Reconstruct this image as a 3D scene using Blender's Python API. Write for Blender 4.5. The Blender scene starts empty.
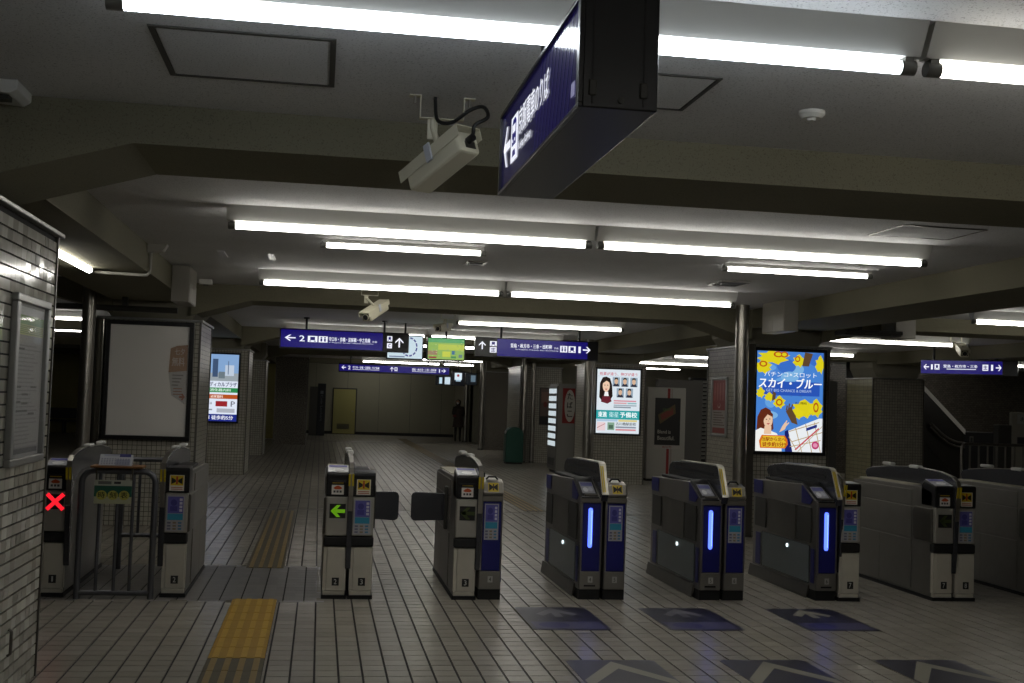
import bpy, bmesh, math, random
import numpy as np
from mathutils import Vector, Matrix
random.seed(7)
SC = bpy.context.scene
COL = SC.collection

# ------------------------------------------------------------------ camera, world, exposure
def make_camera():
    yaw, pitch, roll, f = .158263, .050015, .034133, 1187.94
    fw = Vector((math.sin(yaw)*math.cos(pitch), math.cos(yaw)*math.cos(pitch), math.sin(pitch)))
    r0 = Vector((math.cos(yaw), -math.sin(yaw), 0)); u0 = r0.cross(fw)
    r = math.cos(roll)*r0 + math.sin(roll)*u0
    u = -math.sin(roll)*r0 + math.cos(roll)*u0
    cam = bpy.data.cameras.new('camera'); cam.sensor_fit = 'HORIZONTAL'; cam.sensor_width = 36
    cam.lens = f/1024*36; cam.clip_start = .05; cam.clip_end = 200
    o = bpy.data.objects.new('camera', cam); COL.objects.link(o)
    m = Matrix((r, u, -fw)).transposed().to_4x4(); m.translation = (0, 0, 1.6)
    o.matrix_world = m
    SC.camera = o
make_camera()
W = bpy.data.worlds.new('world'); SC.world = W; W.use_nodes = True
W.node_tree.nodes['Background'].inputs[0].default_value = (.02, .02, .022, 1)
W.node_tree.nodes['Background'].inputs[1].default_value = .12
SC.view_settings.view_transform = 'Standard'; SC.view_settings.look = 'None'
SC.view_settings.exposure = 0; SC.view_settings.gamma = 1; SC.view_settings.use_curve_mapping = False
LAMP = 15.5       # radiance of the fluorescent tubes
PRINT = .95      # radiance of the backlit prints

# ------------------------------------------------------------------ materials
def lin(h):
    if not isinstance(h, str): return tuple(h)
    c = [int(h[i:i+2], 16)/255 for i in (0, 2, 4)]
    return tuple(x/12.92 if x <= .04045 else ((x+.055)/1.055)**2.4 for x in c)
MATS = {}
def mat(name, col='808080', rough=.5, metal=0, emit=0, ecol=None, alpha=1, spec=.5, noise=0, nscale=20, bump=0, bscale=60):
    if name in MATS: return MATS[name]
    m = bpy.data.materials.new(name); m.use_nodes = True; MATS[name] = m
    nt = m.node_tree; b = nt.nodes['Principled BSDF']
    c = lin(col); b.inputs['Base Color'].default_value = (*c, 1)
    b.inputs['Roughness'].default_value = rough; b.inputs['Metallic'].default_value = metal
    b.inputs['Specular IOR Level'].default_value = spec
    if emit:
        b.inputs['Emission Color'].default_value = (*lin(ecol or col), 1); b.inputs['Emission Strength'].default_value = emit
    if alpha < 1: b.inputs['Alpha'].default_value = alpha
    if noise or bump:
        g = nt.nodes.new('ShaderNodeNewGeometry')
        if noise:
            n = nt.nodes.new('ShaderNodeTexNoise'); n.inputs['Scale'].default_value = nscale; n.inputs['Detail'].default_value = 4
            nt.links.new(g.outputs['Position'], n.inputs['Vector'])
            mx = nt.nodes.new('ShaderNodeMix'); mx.data_type = 'RGBA'
            mx.inputs[6].default_value = (*[x*(1-noise) for x in c], 1); mx.inputs[7].default_value = (*[min(1, x*(1+noise)) for x in c], 1)
            nt.links.new(n.outputs['Fac'], mx.inputs[0]); nt.links.new(mx.outputs[2], b.inputs['Base Color'])
        if bump:
            n2 = nt.nodes.new('ShaderNodeTexNoise'); n2.inputs['Scale'].default_value = bscale
            nt.links.new(g.outputs['Position'], n2.inputs['Vector'])
            bp = nt.nodes.new('ShaderNodeBump'); bp.inputs['Strength'].default_value = bump; bp.inputs['Distance'].default_value = .01
            nt.links.new(n2.outputs['Fac'], bp.inputs['Height']); nt.links.new(bp.outputs['Normal'], b.inputs['Normal'])
    return m
def lit(col, k=1.0):                     # print on a backlit panel or a screen
    return mat('lit_%s_%g' % (col, k), '101010', .25, emit=PRINT*k, ecol=col)
def ink(col):                            # plain printed ink
    return mat('ink_%s' % col, col, .45)
def mosaic(name, axes, w, h, gap, c1, c2, mortar, rough=.35, offset=0.0, origin=(0, 0)):
    """tile pattern in world metres on a flat face; axes = the two world axes of the face"""
    if name in MATS: return MATS[name]
    m = bpy.data.materials.new(name); m.use_nodes = True; MATS[name] = m
    nt = m.node_tree; b = nt.nodes['Principled BSDF']; b.inputs['Roughness'].default_value = rough
    g = nt.nodes.new('ShaderNodeNewGeometry'); s = nt.nodes.new('ShaderNodeSeparateXYZ'); c = nt.nodes.new('ShaderNodeCombineXYZ')
    nt.links.new(g.outputs['Position'], s.inputs[0])
    for i, a in enumerate(axes):
        ad = nt.nodes.new('ShaderNodeMath'); ad.operation = 'ADD'; ad.inputs[1].default_value = -origin[i]+100*(w if i == 0 else h)
        nt.links.new(s.outputs['XYZ'.index(a)], ad.inputs[0]); nt.links.new(ad.outputs[0], c.inputs[i])
    t = nt.nodes.new('ShaderNodeTexBrick'); t.offset = offset; t.squash = 1
    t.inputs['Scale'].default_value = 1; t.inputs['Brick Width'].default_value = w; t.inputs['Row Height'].default_value = h
    t.inputs['Mortar Size'].default_value = gap/2; t.inputs['Mortar Smooth'].default_value = .1; t.inputs['Bias'].default_value = 0
    t.inputs['Color1'].default_value = (*lin(c1), 1); t.inputs['Color2'].default_value = (*lin(c2), 1); t.inputs['Mortar'].default_value = (*lin(mortar), 1)
    nt.links.new(c.outputs[0], t.inputs['Vector']); nt.links.new(t.outputs['Color'], b.inputs['Base Color'])
    bp = nt.nodes.new('ShaderNodeBump'); bp.invert = True; bp.inputs['Strength'].default_value = .5; bp.inputs['Distance'].default_value = .004
    nt.links.new(t.outputs['Fac'], bp.inputs['Height']); nt.links.new(bp.outputs['Normal'], b.inputs['Normal'])
    return m
def varied(name, c1, c2, rough, step, bump=.15, nsc=9):
    """tile glaze: every tile (cell of size step) takes its own tone between c1 and c2"""
    m = bpy.data.materials.new(name); m.use_nodes = True; MATS[name] = m
    nt = m.node_tree; b = nt.nodes['Principled BSDF']; b.inputs['Roughness'].default_value = rough
    g = nt.nodes.new('ShaderNodeNewGeometry'); v = nt.nodes.new('ShaderNodeVectorMath'); v.operation = 'SUBTRACT'; v.inputs[1].default_value = step[3:]
    d = nt.nodes.new('ShaderNodeVectorMath'); d.operation = 'DIVIDE'; d.inputs[1].default_value = step[:3]
    fl = nt.nodes.new('ShaderNodeVectorMath'); fl.operation = 'FLOOR'
    w = nt.nodes.new('ShaderNodeTexWhiteNoise'); n = nt.nodes.new('ShaderNodeTexNoise'); n.inputs['Scale'].default_value = nsc; n.inputs['Detail'].default_value = 5
    nt.links.new(g.outputs['Position'], v.inputs[0]); nt.links.new(v.outputs[0], d.inputs[0]); nt.links.new(d.outputs[0], fl.inputs[0])
    nt.links.new(fl.outputs[0], w.inputs['Vector']); nt.links.new(g.outputs['Position'], n.inputs['Vector'])
    a = nt.nodes.new('ShaderNodeMath'); a.operation = 'MULTIPLY_ADD'; a.inputs[1].default_value = .6
    q = nt.nodes.new('ShaderNodeMath'); q.operation = 'MULTIPLY'; q.inputs[1].default_value = .4
    nt.links.new(n.outputs['Fac'], q.inputs[0]); nt.links.new(w.outputs['Value'], a.inputs[0]); nt.links.new(q.outputs[0], a.inputs[2])
    mx = nt.nodes.new('ShaderNodeMix'); mx.data_type = 'RGBA'; mx.inputs[6].default_value = (*lin(c1), 1); mx.inputs[7].default_value = (*lin(c2), 1)
    nt.links.new(a.outputs[0], mx.inputs[0]); nt.links.new(mx.outputs[2], b.inputs['Base Color'])
    bp = nt.nodes.new('ShaderNodeBump'); bp.inputs['Strength'].default_value = bump; bp.inputs['Distance'].default_value = .003 if bump else 0
    n3 = nt.nodes.new('ShaderNodeTexNoise'); n3.inputs['Scale'].default_value = 45
    nt.links.new(g.outputs['Position'], n3.inputs['Vector']); nt.links.new(n3.outputs['Fac'], bp.inputs['Height']); nt.links.new(bp.outputs['Normal'], b.inputs['Normal'])
    return m
def speckled(name, base, speck, rough, scale, thr):
    m = bpy.data.materials.new(name); m.use_nodes = True; MATS[name] = m
    nt = m.node_tree; b = nt.nodes['Principled BSDF']; b.inputs['Roughness'].default_value = rough; b.inputs['Specular IOR Level'].default_value = .2
    g = nt.nodes.new('ShaderNodeNewGeometry'); n = nt.nodes.new('ShaderNodeTexNoise'); n.inputs['Scale'].default_value = scale; n.inputs['Detail'].default_value = 2
    n2 = nt.nodes.new('ShaderNodeTexNoise'); n2.inputs['Scale'].default_value = 1.3; n2.inputs['Detail'].default_value = 4
    nt.links.new(g.outputs['Position'], n.inputs['Vector']); nt.links.new(g.outputs['Position'], n2.inputs['Vector'])
    r = nt.nodes.new('ShaderNodeValToRGB'); r.color_ramp.elements[0].position = thr; r.color_ramp.elements[1].position = thr+.06
    r.color_ramp.elements[0].color = (*lin(speck), 1); r.color_ramp.elements[1].color = (*lin(base), 1)
    nt.links.new(n.outputs['Fac'], r.inputs[0])
    mx = nt.nodes.new('ShaderNodeMix'); mx.data_type = 'RGBA'; mx.blend_type = 'MULTIPLY'; mx.inputs[0].default_value = .25
    nt.links.new(r.outputs[0], mx.inputs[6]); nt.links.new(n2.outputs['Fac'], mx.inputs[7]); nt.links.new(mx.outputs[2], b.inputs['Base Color'])
    bp = nt.nodes.new('ShaderNodeBump'); bp.inputs['Strength'].default_value = .3; bp.inputs['Distance'].default_value = .004
    nt.links.new(n.outputs['Fac'], bp.inputs['Height']); nt.links.new(bp.outputs['Normal'], b.inputs['Normal'])
    return m

PX, PY, X0T, Y0T = .1372, .1395, .032, 6.917     # floor tile pitch and origin
M_TILE = varied('floor_tile', '9a958a', 'aea89c', .27, (PX, PY, 10, X0T, Y0T, -5))
M_DTILE = varied('floor_tile_dark', '6c6a67', '807d79', .4, (.16, .14, 10, .03, 9.36, -5))
M_GROUT = mat('grout', '1c1a18', .9)
M_FARFLOOR = mosaic('far_floor', 'XY', PX, PY, .011, '9a958a', 'b4aea1', '2a2724', .36, origin=(X0T, Y0T))
M_WTILE = varied('wall_tile', '858276', 'd8d5c8', .13, (10, .095, .06, -5, 6.94-.095*100, 0), .0)
M_CEIL = speckled('ceiling_board', 'd8d8d8', 'a0a0a0', .9, 150, .34)
M_BEAM = speckled('beam_paint', '827e6a', '6b6756', .8, 150, .34)
M_CONC = mat('painted_concrete', '807c6c', .8, noise=.12, nscale=3, bump=.1)
M_COLF = mosaic('column_tile_front', 'XZ', .055, .055, .007, 'b4b0a2', 'a5a194', '4b4841', .3)
M_COLS = mosaic('column_tile_side', 'YZ', .11, .055, .006, 'b0ac9e', 'a19d90', '4b4841', .3, offset=.5)
M_STONEF = speckled('stone_chip', '8a8478', '4d473e', .45, 38, .45)
M_STEEL = mat('stainless', '9a968e', .3, .9, noise=.12, nscale=6)
M_STEELD = mat('stainless_dark', '6b6862', .38, .9, noise=.15, nscale=5)
M_BRUSH = mat('brushed_panel', '86837d', .42, .75, noise=.1, nscale=8)
M_SILV = mat('silver_panel', 'a5a299', .38, .35, noise=.06, nscale=10)
M_TRIM = mat('bright_trim', 'c2beb2', .3, .3)
M_WHITEP = mat('off_white_enamel', 'c3beb0', .4, noise=.08, nscale=14)
M_BLACK = mat('black_plastic', '121214', .32)
M_BLACKM = mat('black_matte', '0d0d0e', .6)
M_DGREY = mat('dark_grey', '35342f', .5)
M_NAVY = mat('navy_panel', '171a6b', .35)
M_FIN = mat('smoked_fin', '34353a', .22, spec=.6)
M_YEL = mat('yellow_stripe', 'c8b01c', .45)
M_LAMPW = mat('lamp_housing', 'c9c9c4', .5)
M_LAMPG = mat('lamp_socket', '6f6f6a', .5)
M_CREAM = mat('cream_case', 'c9c4ae', .45)
M_RUBBER = mat('cable_rubber', '0b0b0b', .5)
M_GLASS = mat('smoked_glass', '7a8688', .06, alpha=.45)
M_ALU = mat('aluminium_frame', '9b9b98', .35, .8)
M_WOOD = mat('board_wood', '8a6038', .5, noise=.2, nscale=25)
M_TUBE_COOL = mat('tube_cool', 'ffffff', .5, emit=LAMP, ecol=(.86, .93, 1.0))
M_TUBE = mat('tube_warm', 'ffffff', .5, emit=LAMP, ecol=(1.0, .97, .90))

# ------------------------------------------------------------------ mesh helpers
class MB:
    def __init__(s): s.v = []; s.f = []; s.m = []; s.mats = []
    def mi(s, m):
        if m not in s.mats: s.mats.append(m)
        return s.mats.index(m)
    def add(s, vs, fs, m=None):
        b = len(s.v); s.v += [tuple(v) for v in vs]; k = s.mi(m) if m else 0
        for f in fs: s.f.append([b+i for i in f]); s.m.append(k)
        return s
    def box(s, x0, x1, y0, y1, z0, z1, m=None):
        v = [(x, y, z) for z in (z0, z1) for y in (y0, y1) for x in (x0, x1)]
        return s.add(v, [(0, 2, 3, 1), (4, 5, 7, 6), (0, 1, 5, 4), (2, 6, 7, 3), (0, 4, 6, 2), (1, 3, 7, 5)], m)
    def prism(s, pts, axis, a, b, m=None):
        """closed 2-D outline pushed from a to b along axis; outline in the other two axes (x,y,z order)"""
        n = len(pts)
        def P(p, t): return {'X': (t, p[0], p[1]), 'Y': (p[0], t, p[1]), 'Z': (p[0], p[1], t)}[axis]
        v = [P(p, a) for p in pts]+[P(p, b) for p in pts]
        f = [list(range(n)), list(range(2*n-1, n-1, -1))]+[(i, n+i, n+(i+1) % n, (i+1) % n) for i in range(n)]
        return s.add(v, f, m)
    def tube(s, pts, r, m=None, seg=10, caps=True):
        pts = [Vector(p) for p in pts]; v = []; f = []; n = len(pts); up = None
        rs = r if isinstance(r, (list, tuple)) else [r]*n
        for i, p in enumerate(pts):
            d = (pts[min(i+1, n-1)]-pts[max(i-1, 0)]).normalized()
            if up is None: up = Vector((0, 0, 1)) if abs(d.z) < .9 else Vector((1, 0, 0))
            x = d.cross(up).normalized(); y = x.cross(d).normalized(); up = y
            for k in range(seg):
                t = 2*math.pi*k/seg; v.append(p+x*math.cos(t)*rs[i]+y*math.sin(t)*rs[i])
        for i in range(n-1):
            for k in range(seg): f.append((i*seg+k, i*seg+(k+1) % seg, (i+1)*seg+(k+1) % seg, (i+1)*seg+k))
        if caps: f.append(list(range(seg-1, -1, -1))); f.append([(n-1)*seg+k for k in range(seg)])
        return s.add(v, f, m)
    def build(s, name, m=None, parent=None, smooth=False, bevel=0, local=False, kind=None, bseg=2):
        me = bpy.data.meshes.new(name)
        v = s.v
        if parent is not None and not local:
            L = parent.location.copy(); q = parent.parent
            while q is not None: L = L+q.location; q = q.parent
            v = [(a-L.x, b-L.y, c-L.z) for a, b, c in v]
        me.from_pydata(v, [], s.f)
        for mm in (s.mats or [m]): me.materials.append(mm)
        if s.mats: me.polygons.foreach_set('material_index', s.m)
        bm = bmesh.new(); bm.from_mesh(me); bmesh.ops.recalc_face_normals(bm, faces=bm.faces) if not getattr(s, 'flat', False) else None; bm.to_mesh(me); bm.free()
        if smooth:
            me.polygons.foreach_set('use_smooth', [True]*len(me.polygons))
            me.set_sharp_from_angle(angle=math.radians(40))
        o = bpy.data.objects.new(name, me); COL.objects.link(o)
        if parent is not None: o.parent = parent
        if bevel:
            b = o.modifiers.new('bevel', 'BEVEL'); b.width = bevel; b.segments = bseg; b.limit_method = 'ANGLE'
        if kind: o['kind'] = kind
        return o
def tag(o, label, cat, group=None):
    o['label'] = label; o['category'] = cat
    if group: o['group'] = group
    return o
def thing(name, label, cat, loc, group=None, rot=None):
    o = bpy.data.objects.new(name, None); o.empty_display_size = .1; COL.objects.link(o); o.location = loc
    if rot is not None: o.rotation_euler = rot
    return tag(o, label, cat, group)
def struct(name, mb, m=None, parent=None, **k):
    o = mb.build(name, m, parent, **k)
    if parent is None: o['kind'] = 'structure'
    return o
def part(name, parent, m, *boxes, bevel=0, local=False):
    mb = MB()
    for b in boxes: mb.box(*b)
    return mb.build(name, m, parent, bevel=bevel, local=local)

_TXT = {}
def glyphs(body, bold=0.0):
    """outline of a line of lettering, fitted to a unit box; cached"""
    k = (body, bold)
    if k not in _TXT:
        c = bpy.data.curves.new('lettering', 'FONT'); c.body = body; c.resolution_u = 2; c.offset = bold; c.fill_mode = 'FRONT'
        o = bpy.data.objects.new('lettering', c); COL.objects.link(o)
        me = bpy.data.meshes.new_from_object(o.evaluated_get(bpy.context.evaluated_depsgraph_get()))
        vs = [(p.co.x, p.co.y) for p in me.vertices]; fs = [list(p.vertices) for p in me.polygons]
        bpy.data.objects.remove(o); bpy.data.curves.remove(c); bpy.data.meshes.remove(me)
        xs = [p[0] for p in vs]; ys = [p[1] for p in vs]; a, b = min(xs), min(ys); w, h = max(xs)-a, max(ys)-b
        _TXT[k] = ([((x-a)/w, (y-b)/h) for x, y in vs], fs, w/h)
    return _TXT[k]
class Panel:
    """flat print on a rectangle: O bottom-left corner, u right, v up (unit vectors), size w x h; marks in 0..1 coordinates"""
    def __init__(s, O, u, v, w, h, eps=.0012):
        s.O = Vector(O); s.u = Vector(u); s.v = Vector(v); s.w = w; s.h = h; s.n = s.u.cross(s.v); s.mb = MB(); s.mb.flat = True; s.k = 0; s.eps = eps; s.clip = False
    def P(s, x, y): return s.O+s.u*(x*s.w)+s.v*(y*s.h)+s.n*(s.eps*s.k)
    def poly(s, pts, m, layer=None):
        s.k = s.k+.02 if layer is None else layer
        if s.clip: pts = [(min(1, max(0, x)), min(1, max(0, y))) for x, y in pts]
        s.mb.add([s.P(*p) for p in pts], [list(range(len(pts)))], m); return s
    def rect(s, x0, y0, x1, y1, m, layer=1): return s.poly([(x0, y0), (x1, y0), (x1, y1), (x0, y1)], m, layer)
    def disc(s, cx, cy, rx, ry, m, layer=2, n=20, a0=0, a1=2*math.pi):
        return s.poly([(cx+rx*math.cos(a0+(a1-a0)*i/n), cy+ry*math.sin(a0+(a1-a0)*i/n)) for i in range(n)], m, layer)
    def line(s, pts, t, m, layer=2):
        a = s.h/s.w
        for (x0, y0), (x1, y1) in zip(pts, pts[1:]):
            dx, dy = (x1-x0)/a, (y1-y0); l = math.hypot(dx, dy) or 1; nx, ny = -dy/l*t*a/2, dx/l*t/2
            s.poly([(x0+nx, y0+ny), (x0-nx, y0-ny), (x1-nx, y1-ny), (x1+nx, y1+ny)], m, layer)
        return s
    def text(s, body, x0, y0, x1, y1, m, layer=3, bold=.0, slant=0):
        vs, fs, asp = glyphs(body); b = bold*(y1-y0)*s.h/s.w*.6; bv = bold*(y1-y0)*.4
        for k, (dx, dy) in enumerate(((-b, 0), (b, 0), (0, bv)) if bold else ((0, 0),)):
            s.k = layer+.05*k
            s.mb.add([s.P(x0+(x1-x0)*x+slant*(y1-y0)*y+dx, y0+(y1-y0)*y+dy) for x, y in vs], fs, m)
        return s
    def arrow(s, x0, y0, x1, y1, m, d='L', t=.22, layer=3):
        """arrow glyph filling the box"""
        def T(x, y):
            if d == 'R': x = 1-x
            if d == 'U': x, y = y, 1-x
            return (x0+(x1-x0)*x, y0+(y1-y0)*y)
        for q in ([(.1, .5-t/2), (1, .5-t/2), (1, .5+t/2), (.1, .5+t/2)], [(0, .5), (.42, 0), (.42+t*.9, 0), (t*1.1, .5)], [(0, .5), (t*1.1, .5), (.42+t*.9, 1), (.42, 1)]):
            s.poly([T(*p) for p in q], m, layer)
        return s
    def build(s, name, parent, local=False): return s.mb.build(name, None, parent, local=local)

# ------------------------------------------------------------------ the setting
ZC = 2.87           # ceiling
ZB = 2.69           # underside of cross beams
YB = [5.45, 14.45, 23.5, 32.6, 41.6]      # front faces of the cross beams
XL, XR = -1.55, 5.40   # inner faces of the lengthwise beams

def tile_data(xs0, xs1, ys0, ys1, top=0., dep=.006, ch=.001):
    xs0, xs1, ys0, ys1 = map(np.asarray, (xs0, xs1, ys0, ys1)); n = len(xs0)
    V = np.zeros((n, 8, 3))
    for k, (a, b) in enumerate(((0, 0), (1, 0), (1, 1), (0, 1))):
        X = np.where(a, xs1, xs0); Y = np.where(b, ys1, ys0); sx = -ch if a else ch; sy = -ch if b else ch
        V[:, k] = np.stack([X, Y, np.full(n, top-dep)], 1); V[:, 4+k] = np.stack([X+sx, Y+sy, np.full(n, top)], 1)
    F = np.array([[4, 5, 6, 7], [0, 1, 5, 4], [1, 2, 6, 5], [2, 3, 7, 6], [3, 0, 4, 7]])
    F = (F[None]+8*np.arange(n)[:, None, None]).reshape(-1, 4)
    return V.reshape(-1, 3), F
def fast_mesh(name, V, F, m, parent):
    me = bpy.data.meshes.new(name); me.vertices.add(len(V)); me.vertices.foreach_set('co', V.astype(np.float32).ravel())
    me.loops.add(F.size); me.loops.foreach_set('vertex_index', F.astype(np.int32).ravel())
    me.polygons.add(len(F)); me.polygons.foreach_set('loop_start', np.arange(0, F.size, 4, dtype=np.int32))
    me.update(calc_edges=True); me.shade_flat(); me.materials.append(m)
    o = bpy.data.objects.new(name, me); COL.objects.link(o); o.parent = parent; return o

fl = MB()
fl.box(-14, 24, -6, 4.4, -.2, 0, M_FARFLOOR); fl.box(-14, -3.2, 4.4, 52, -.2, 0, M_FARFLOOR); fl.box(8.8, 24, 4.4, 52, -.2, 0, M_FARFLOOR)
fl.box(-3.2, 8.8, 42.05, 52, -.2, 0, M_FARFLOOR); fl.box(-3.2, 8.8, 4.4, 42.05, -.2, -.005, M_GROUT)
FLOOR = struct('floor', fl)
FLOOR['label'] = 'beige square tiled concourse floor with dark joints'
# which spots are not ordinary tile: dark band at the gates, drain line, tactile strips
GX, GY = .0054, .0036         # half joints
tiles = []; cut = []
for j in range(int((4.45-Y0T)//PY), int((42.0-Y0T)//PY)+1):
    y0 = Y0T+j*PY; yc = y0+PY/2
    for i in range(int((-3.1-X0T)//PX), int((8.7-X0T)//PX)+1):
        x0 = X0T+i*PX; xc = x0+PX/2
        if -2.3 < xc < .07 and 9.36 < yc < 11.28: continue
        if 16.79 < yc < 16.93 or 34.38 < yc < 34.54: continue
        if x0+PX > -.602 and x0 < -.263 and (4.98 < yc < 9.47 or 11.15 < yc < 16.56):
            if x0 < -.602: cut.append((x0, -.602+GX, y0))
            if x0+PX > -.263: cut.append((-.263-GX, x0+PX, y0))
            continue
        tiles.append((x0, y0))
def seen(t):
    x, y = t[0]+PX/2, t[1]+PY/2
    return 6.80 < y < 9.2 and -1.42 < x < .47*y+.3
vis = sorted([t for t in tiles if seen(t)], key=lambda t: t[1])[:300]
vset = set(vis)
rest = np.array([t for t in tiles if t not in vset])
V, F = tile_data(rest[:, 0]+GX, rest[:, 0]+PX-GX, rest[:, 1]+GY, rest[:, 1]+PY-GY)
ct = np.array(cut); V2, F2 = tile_data(ct[:, 0]+GX, ct[:, 1]-GX, ct[:, 2]+GY, ct[:, 2]+PY-GY)
V[:, 2] += np.repeat(np.random.RandomState(3).uniform(-.0006, .0006, len(rest)), 8)
F = np.concatenate([F, F2+len(V)]); V = np.concatenate([V, V2])
fast_mesh('tile_field', V, F, M_TILE, FLOOR)['kind'] = 'stuff'
V, F = tile_data([GX-PX/2], [PX/2-GX], [GY-PY/2], [PY/2-GY])
t0 = fast_mesh('tile', V, F, M_TILE, FLOOR)
for k, (x, y) in enumerate(vis):
    o = t0 if k == 0 else t0.copy()
    if k: COL.objects.link(o); o.parent = FLOOR
    o.location = (x+PX/2, y+PY/2, random.uniform(-.0006, .0006))
# dark band under the left gates
dx0, dy0 = np.meshgrid(np.arange(-2.3, .06, .16), np.arange(9.36, 11.2, .139)); dx0 = dx0.ravel(); dy0 = dy0.ravel()
V, F = tile_data(dx0+.005, dx0+.155, dy0+.001, dy0+.138); fast_mesh('dark_tile_band', V, F, M_DTILE, FLOOR)['kind'] = 'stuff'
MB().box(-3.2, 8.8, 16.795, 16.925, -.005, -.001).build('drain_channel', mat('drain_brown', '4a4334', .6), FLOOR)
MB().box(-3.2, 8.8, 34.38, 34.54, -.005, -.001).build('drain_channel', mat('drain_brown'), FLOOR)

# ceiling and beams
CE = struct('ceiling', MB().box(-14, 24, -6, 52, ZC, ZC+.2), M_CEIL); CE['label'] = 'grey speckled acoustic board ceiling'
def haunched(y0, y1):
    mb = MB()
    mb.prism([(XL, 2.485), (-.87, ZB), (4.72, ZB), (XR, 2.485), (XR, ZC+.01), (XL, ZC+.01)], 'Y', y0, y1)
    return mb
for k, y in enumerate(YB):
    struct('ceiling_beam', haunched(y, y+.77), M_BEAM)
    struct('ceiling_beam', MB().prism([(-14, ZB), (-3.3, ZB), (-2.45, 2.485), (-2.45, ZC+.01), (-14, ZC+.01)], 'Y', y, y+.77), M_BEAM)
    struct('ceiling_beam', MB().prism([(24, ZB), (7.3, ZB), (6.35, 2.485), (6.35, ZC+.01), (24, ZC+.01)], 'Y', y, y+.77), M_BEAM)
for x0, x1 in ((-2.45, XL), (XR, 6.35)):
    ys = [-6]+[v for y in YB for v in (y, y+.77)]+[52]
    for a, b in zip(ys[::2], ys[1::2]): struct('ceiling_beam', MB().prism([(a, 2.63), (b, 2.63), (b, ZC+.01), (a, ZC+.01)], 'X', x0, x1), M_BEAM)
for (a, b, c, d, e) in ((11.5, 12.5, 14.45, 32.6, 0),):
    struct('ceiling_beam', MB().box(11.55, 12.45, -6, 23.5, 2.63, ZC+.01), M_BEAM)

# columns: tiled jacket up to 2.40, narrower concrete head above
def column(x0, x1, y0, y1, head=True, top=2.40, front=None, side=None, name='column'):
    mb = MB()
    mF, mS = front or M_COLF, side or M_COLS
    v = [(x0, y0), (x1, y0), (x1, y1), (x0, y1)]
    for i in range(4):
        (a, b), (c, d) = v[i], v[(i+1) % 4]
        mb.add([(a, b, 0), (c, d, 0), (c, d, top), (a, b, top)], [(0, 1, 2, 3)], mF if i % 2 == 0 else mS)
    mb.add([(x, y, top) for x, y in v], [(0, 1, 2, 3)], M_CONC); mb.add([(x, y, 0) for x, y in v], [(3, 2, 1, 0)], M_CONC)
    o = struct(name, mb)
    t = MB()
    for x, y in v: t.box(x-.012, x+.012, y-.012, y+.012, 0, top)
    t.build('corner_trim', M_STEELD, o)
    MB().box(x0-.03, x1+.03, y0-.03, y1+.03, top, top+.03).build('cap', M_ALU, o, bevel=.005)
    if head:
        MB().prism([(x0+.12, top+.03), (x1-.12, top+.03), (x1-.02, 2.56), (x1-.02, ZC+.005), (x0+.02, ZC+.005), (x0+.02, 2.56)], 'Y', y0+.08, y1-.08).build('column_head', M_CONC, o)
    return o
column(-2.58, -1.43, 14.45, 15.85)['label'] = 'square tiled column behind the left gates carrying a blank poster case'
column(5.37, 6.45, 14.45, 16.05)['label'] = 'square tiled column carrying the sky-blue poster'
column(-2.5, -1.40, 23.6, 25.0)['label'] = 'tiled column carrying the clinic poster'
column(5.42, 6.50, 23.4, 25.0)['label'] = 'tiled column carrying the portrait poster'
column(-2.2, -1.40, 30.9, 32.2)['label'] = 'slim tiled column behind the clinic poster'
column(-1.40, -.41, 38, 39.1, top=2.75, front=M_STONEF, side=M_STONEF, head=False)['label'] = 'stone-chip faced column in the dark far left'
column(5.25, 6.4, 38, 39.2, top=2.5, front=M_STONEF, side=M_STONEF)['label'] = 'stone-chip faced column behind the green bin'
column(5.2, 6.3, 30.9, 33.0, top=2.5)['label'] = 'slim tiled pillar right of the green bin'
column(11.5, 12.65, 23.55, 24.8, top=2.33, front=mosaic('dark_col_front', 'XZ', .06, .06, .007, '8d897d', '7d796e', '3b3933', .4), side=mosaic('dark_col_side', 'YZ', .2, .08, .007, '9a9578', '8d886c', '3b3933', .4))['label'] = 'tiled column beside the escalator'

# wall at the left, tiled, ends at Y = 6.95
WL = struct('wall_left', MB().box(-2.6, -1.500, -2, 6.95, 0, 2.43), M_GROUT); WL['label'] = 'glossy grey-brown tiled wall at the left edge'
MB().box(-2.66, -1.462, -2, 7.02, 2.43, 2.455).build('cornice', M_ALU, WL, bevel=.006)
MB().box(-1.50, -1.482, 6.945, 6.965, 0, 2.43).build('corner_trim', M_STEELD, WL)
MB().box(-2.5, -1.535, 5.46, 6.2, 2.455, 2.49).build('column_head', M_CONC, WL)
TW, TH = .095, .06
wt = [(6.94-(i+1)*TW, k*TH) for i in range(0, 60) for k in range(0, 40) if 6.94-(i+1)*TW > 3.0]
wv = [t for t in wt if t[0] > 5.62]; wv = sorted(wv, key=lambda t: -t[0])
pick = set(wv[:300])
def wtile(ys, zs, nm):
    V, F = tile_data(ys+.0006, ys+TW-.0006, zs+.004, zs+TH-.004, 0, .012, .0005)
    W_ = np.stack([V[:, 2]-1.489, V[:, 0], V[:, 1]], 1); return W_, F
r = np.array([t for t in wt if t not in pick]); V, F = wtile(r[:, 0], r[:, 1], 'x'); fast_mesh('wall_tile_field', V, F, M_WTILE, WL)['kind'] = 'stuff'
V, F = wtile(np.array([-TW/2]), np.array([-TH/2]), 'x'); V[:, 0] += 1.489; w0 = fast_mesh('tile', V, F, M_WTILE, WL)
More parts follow.
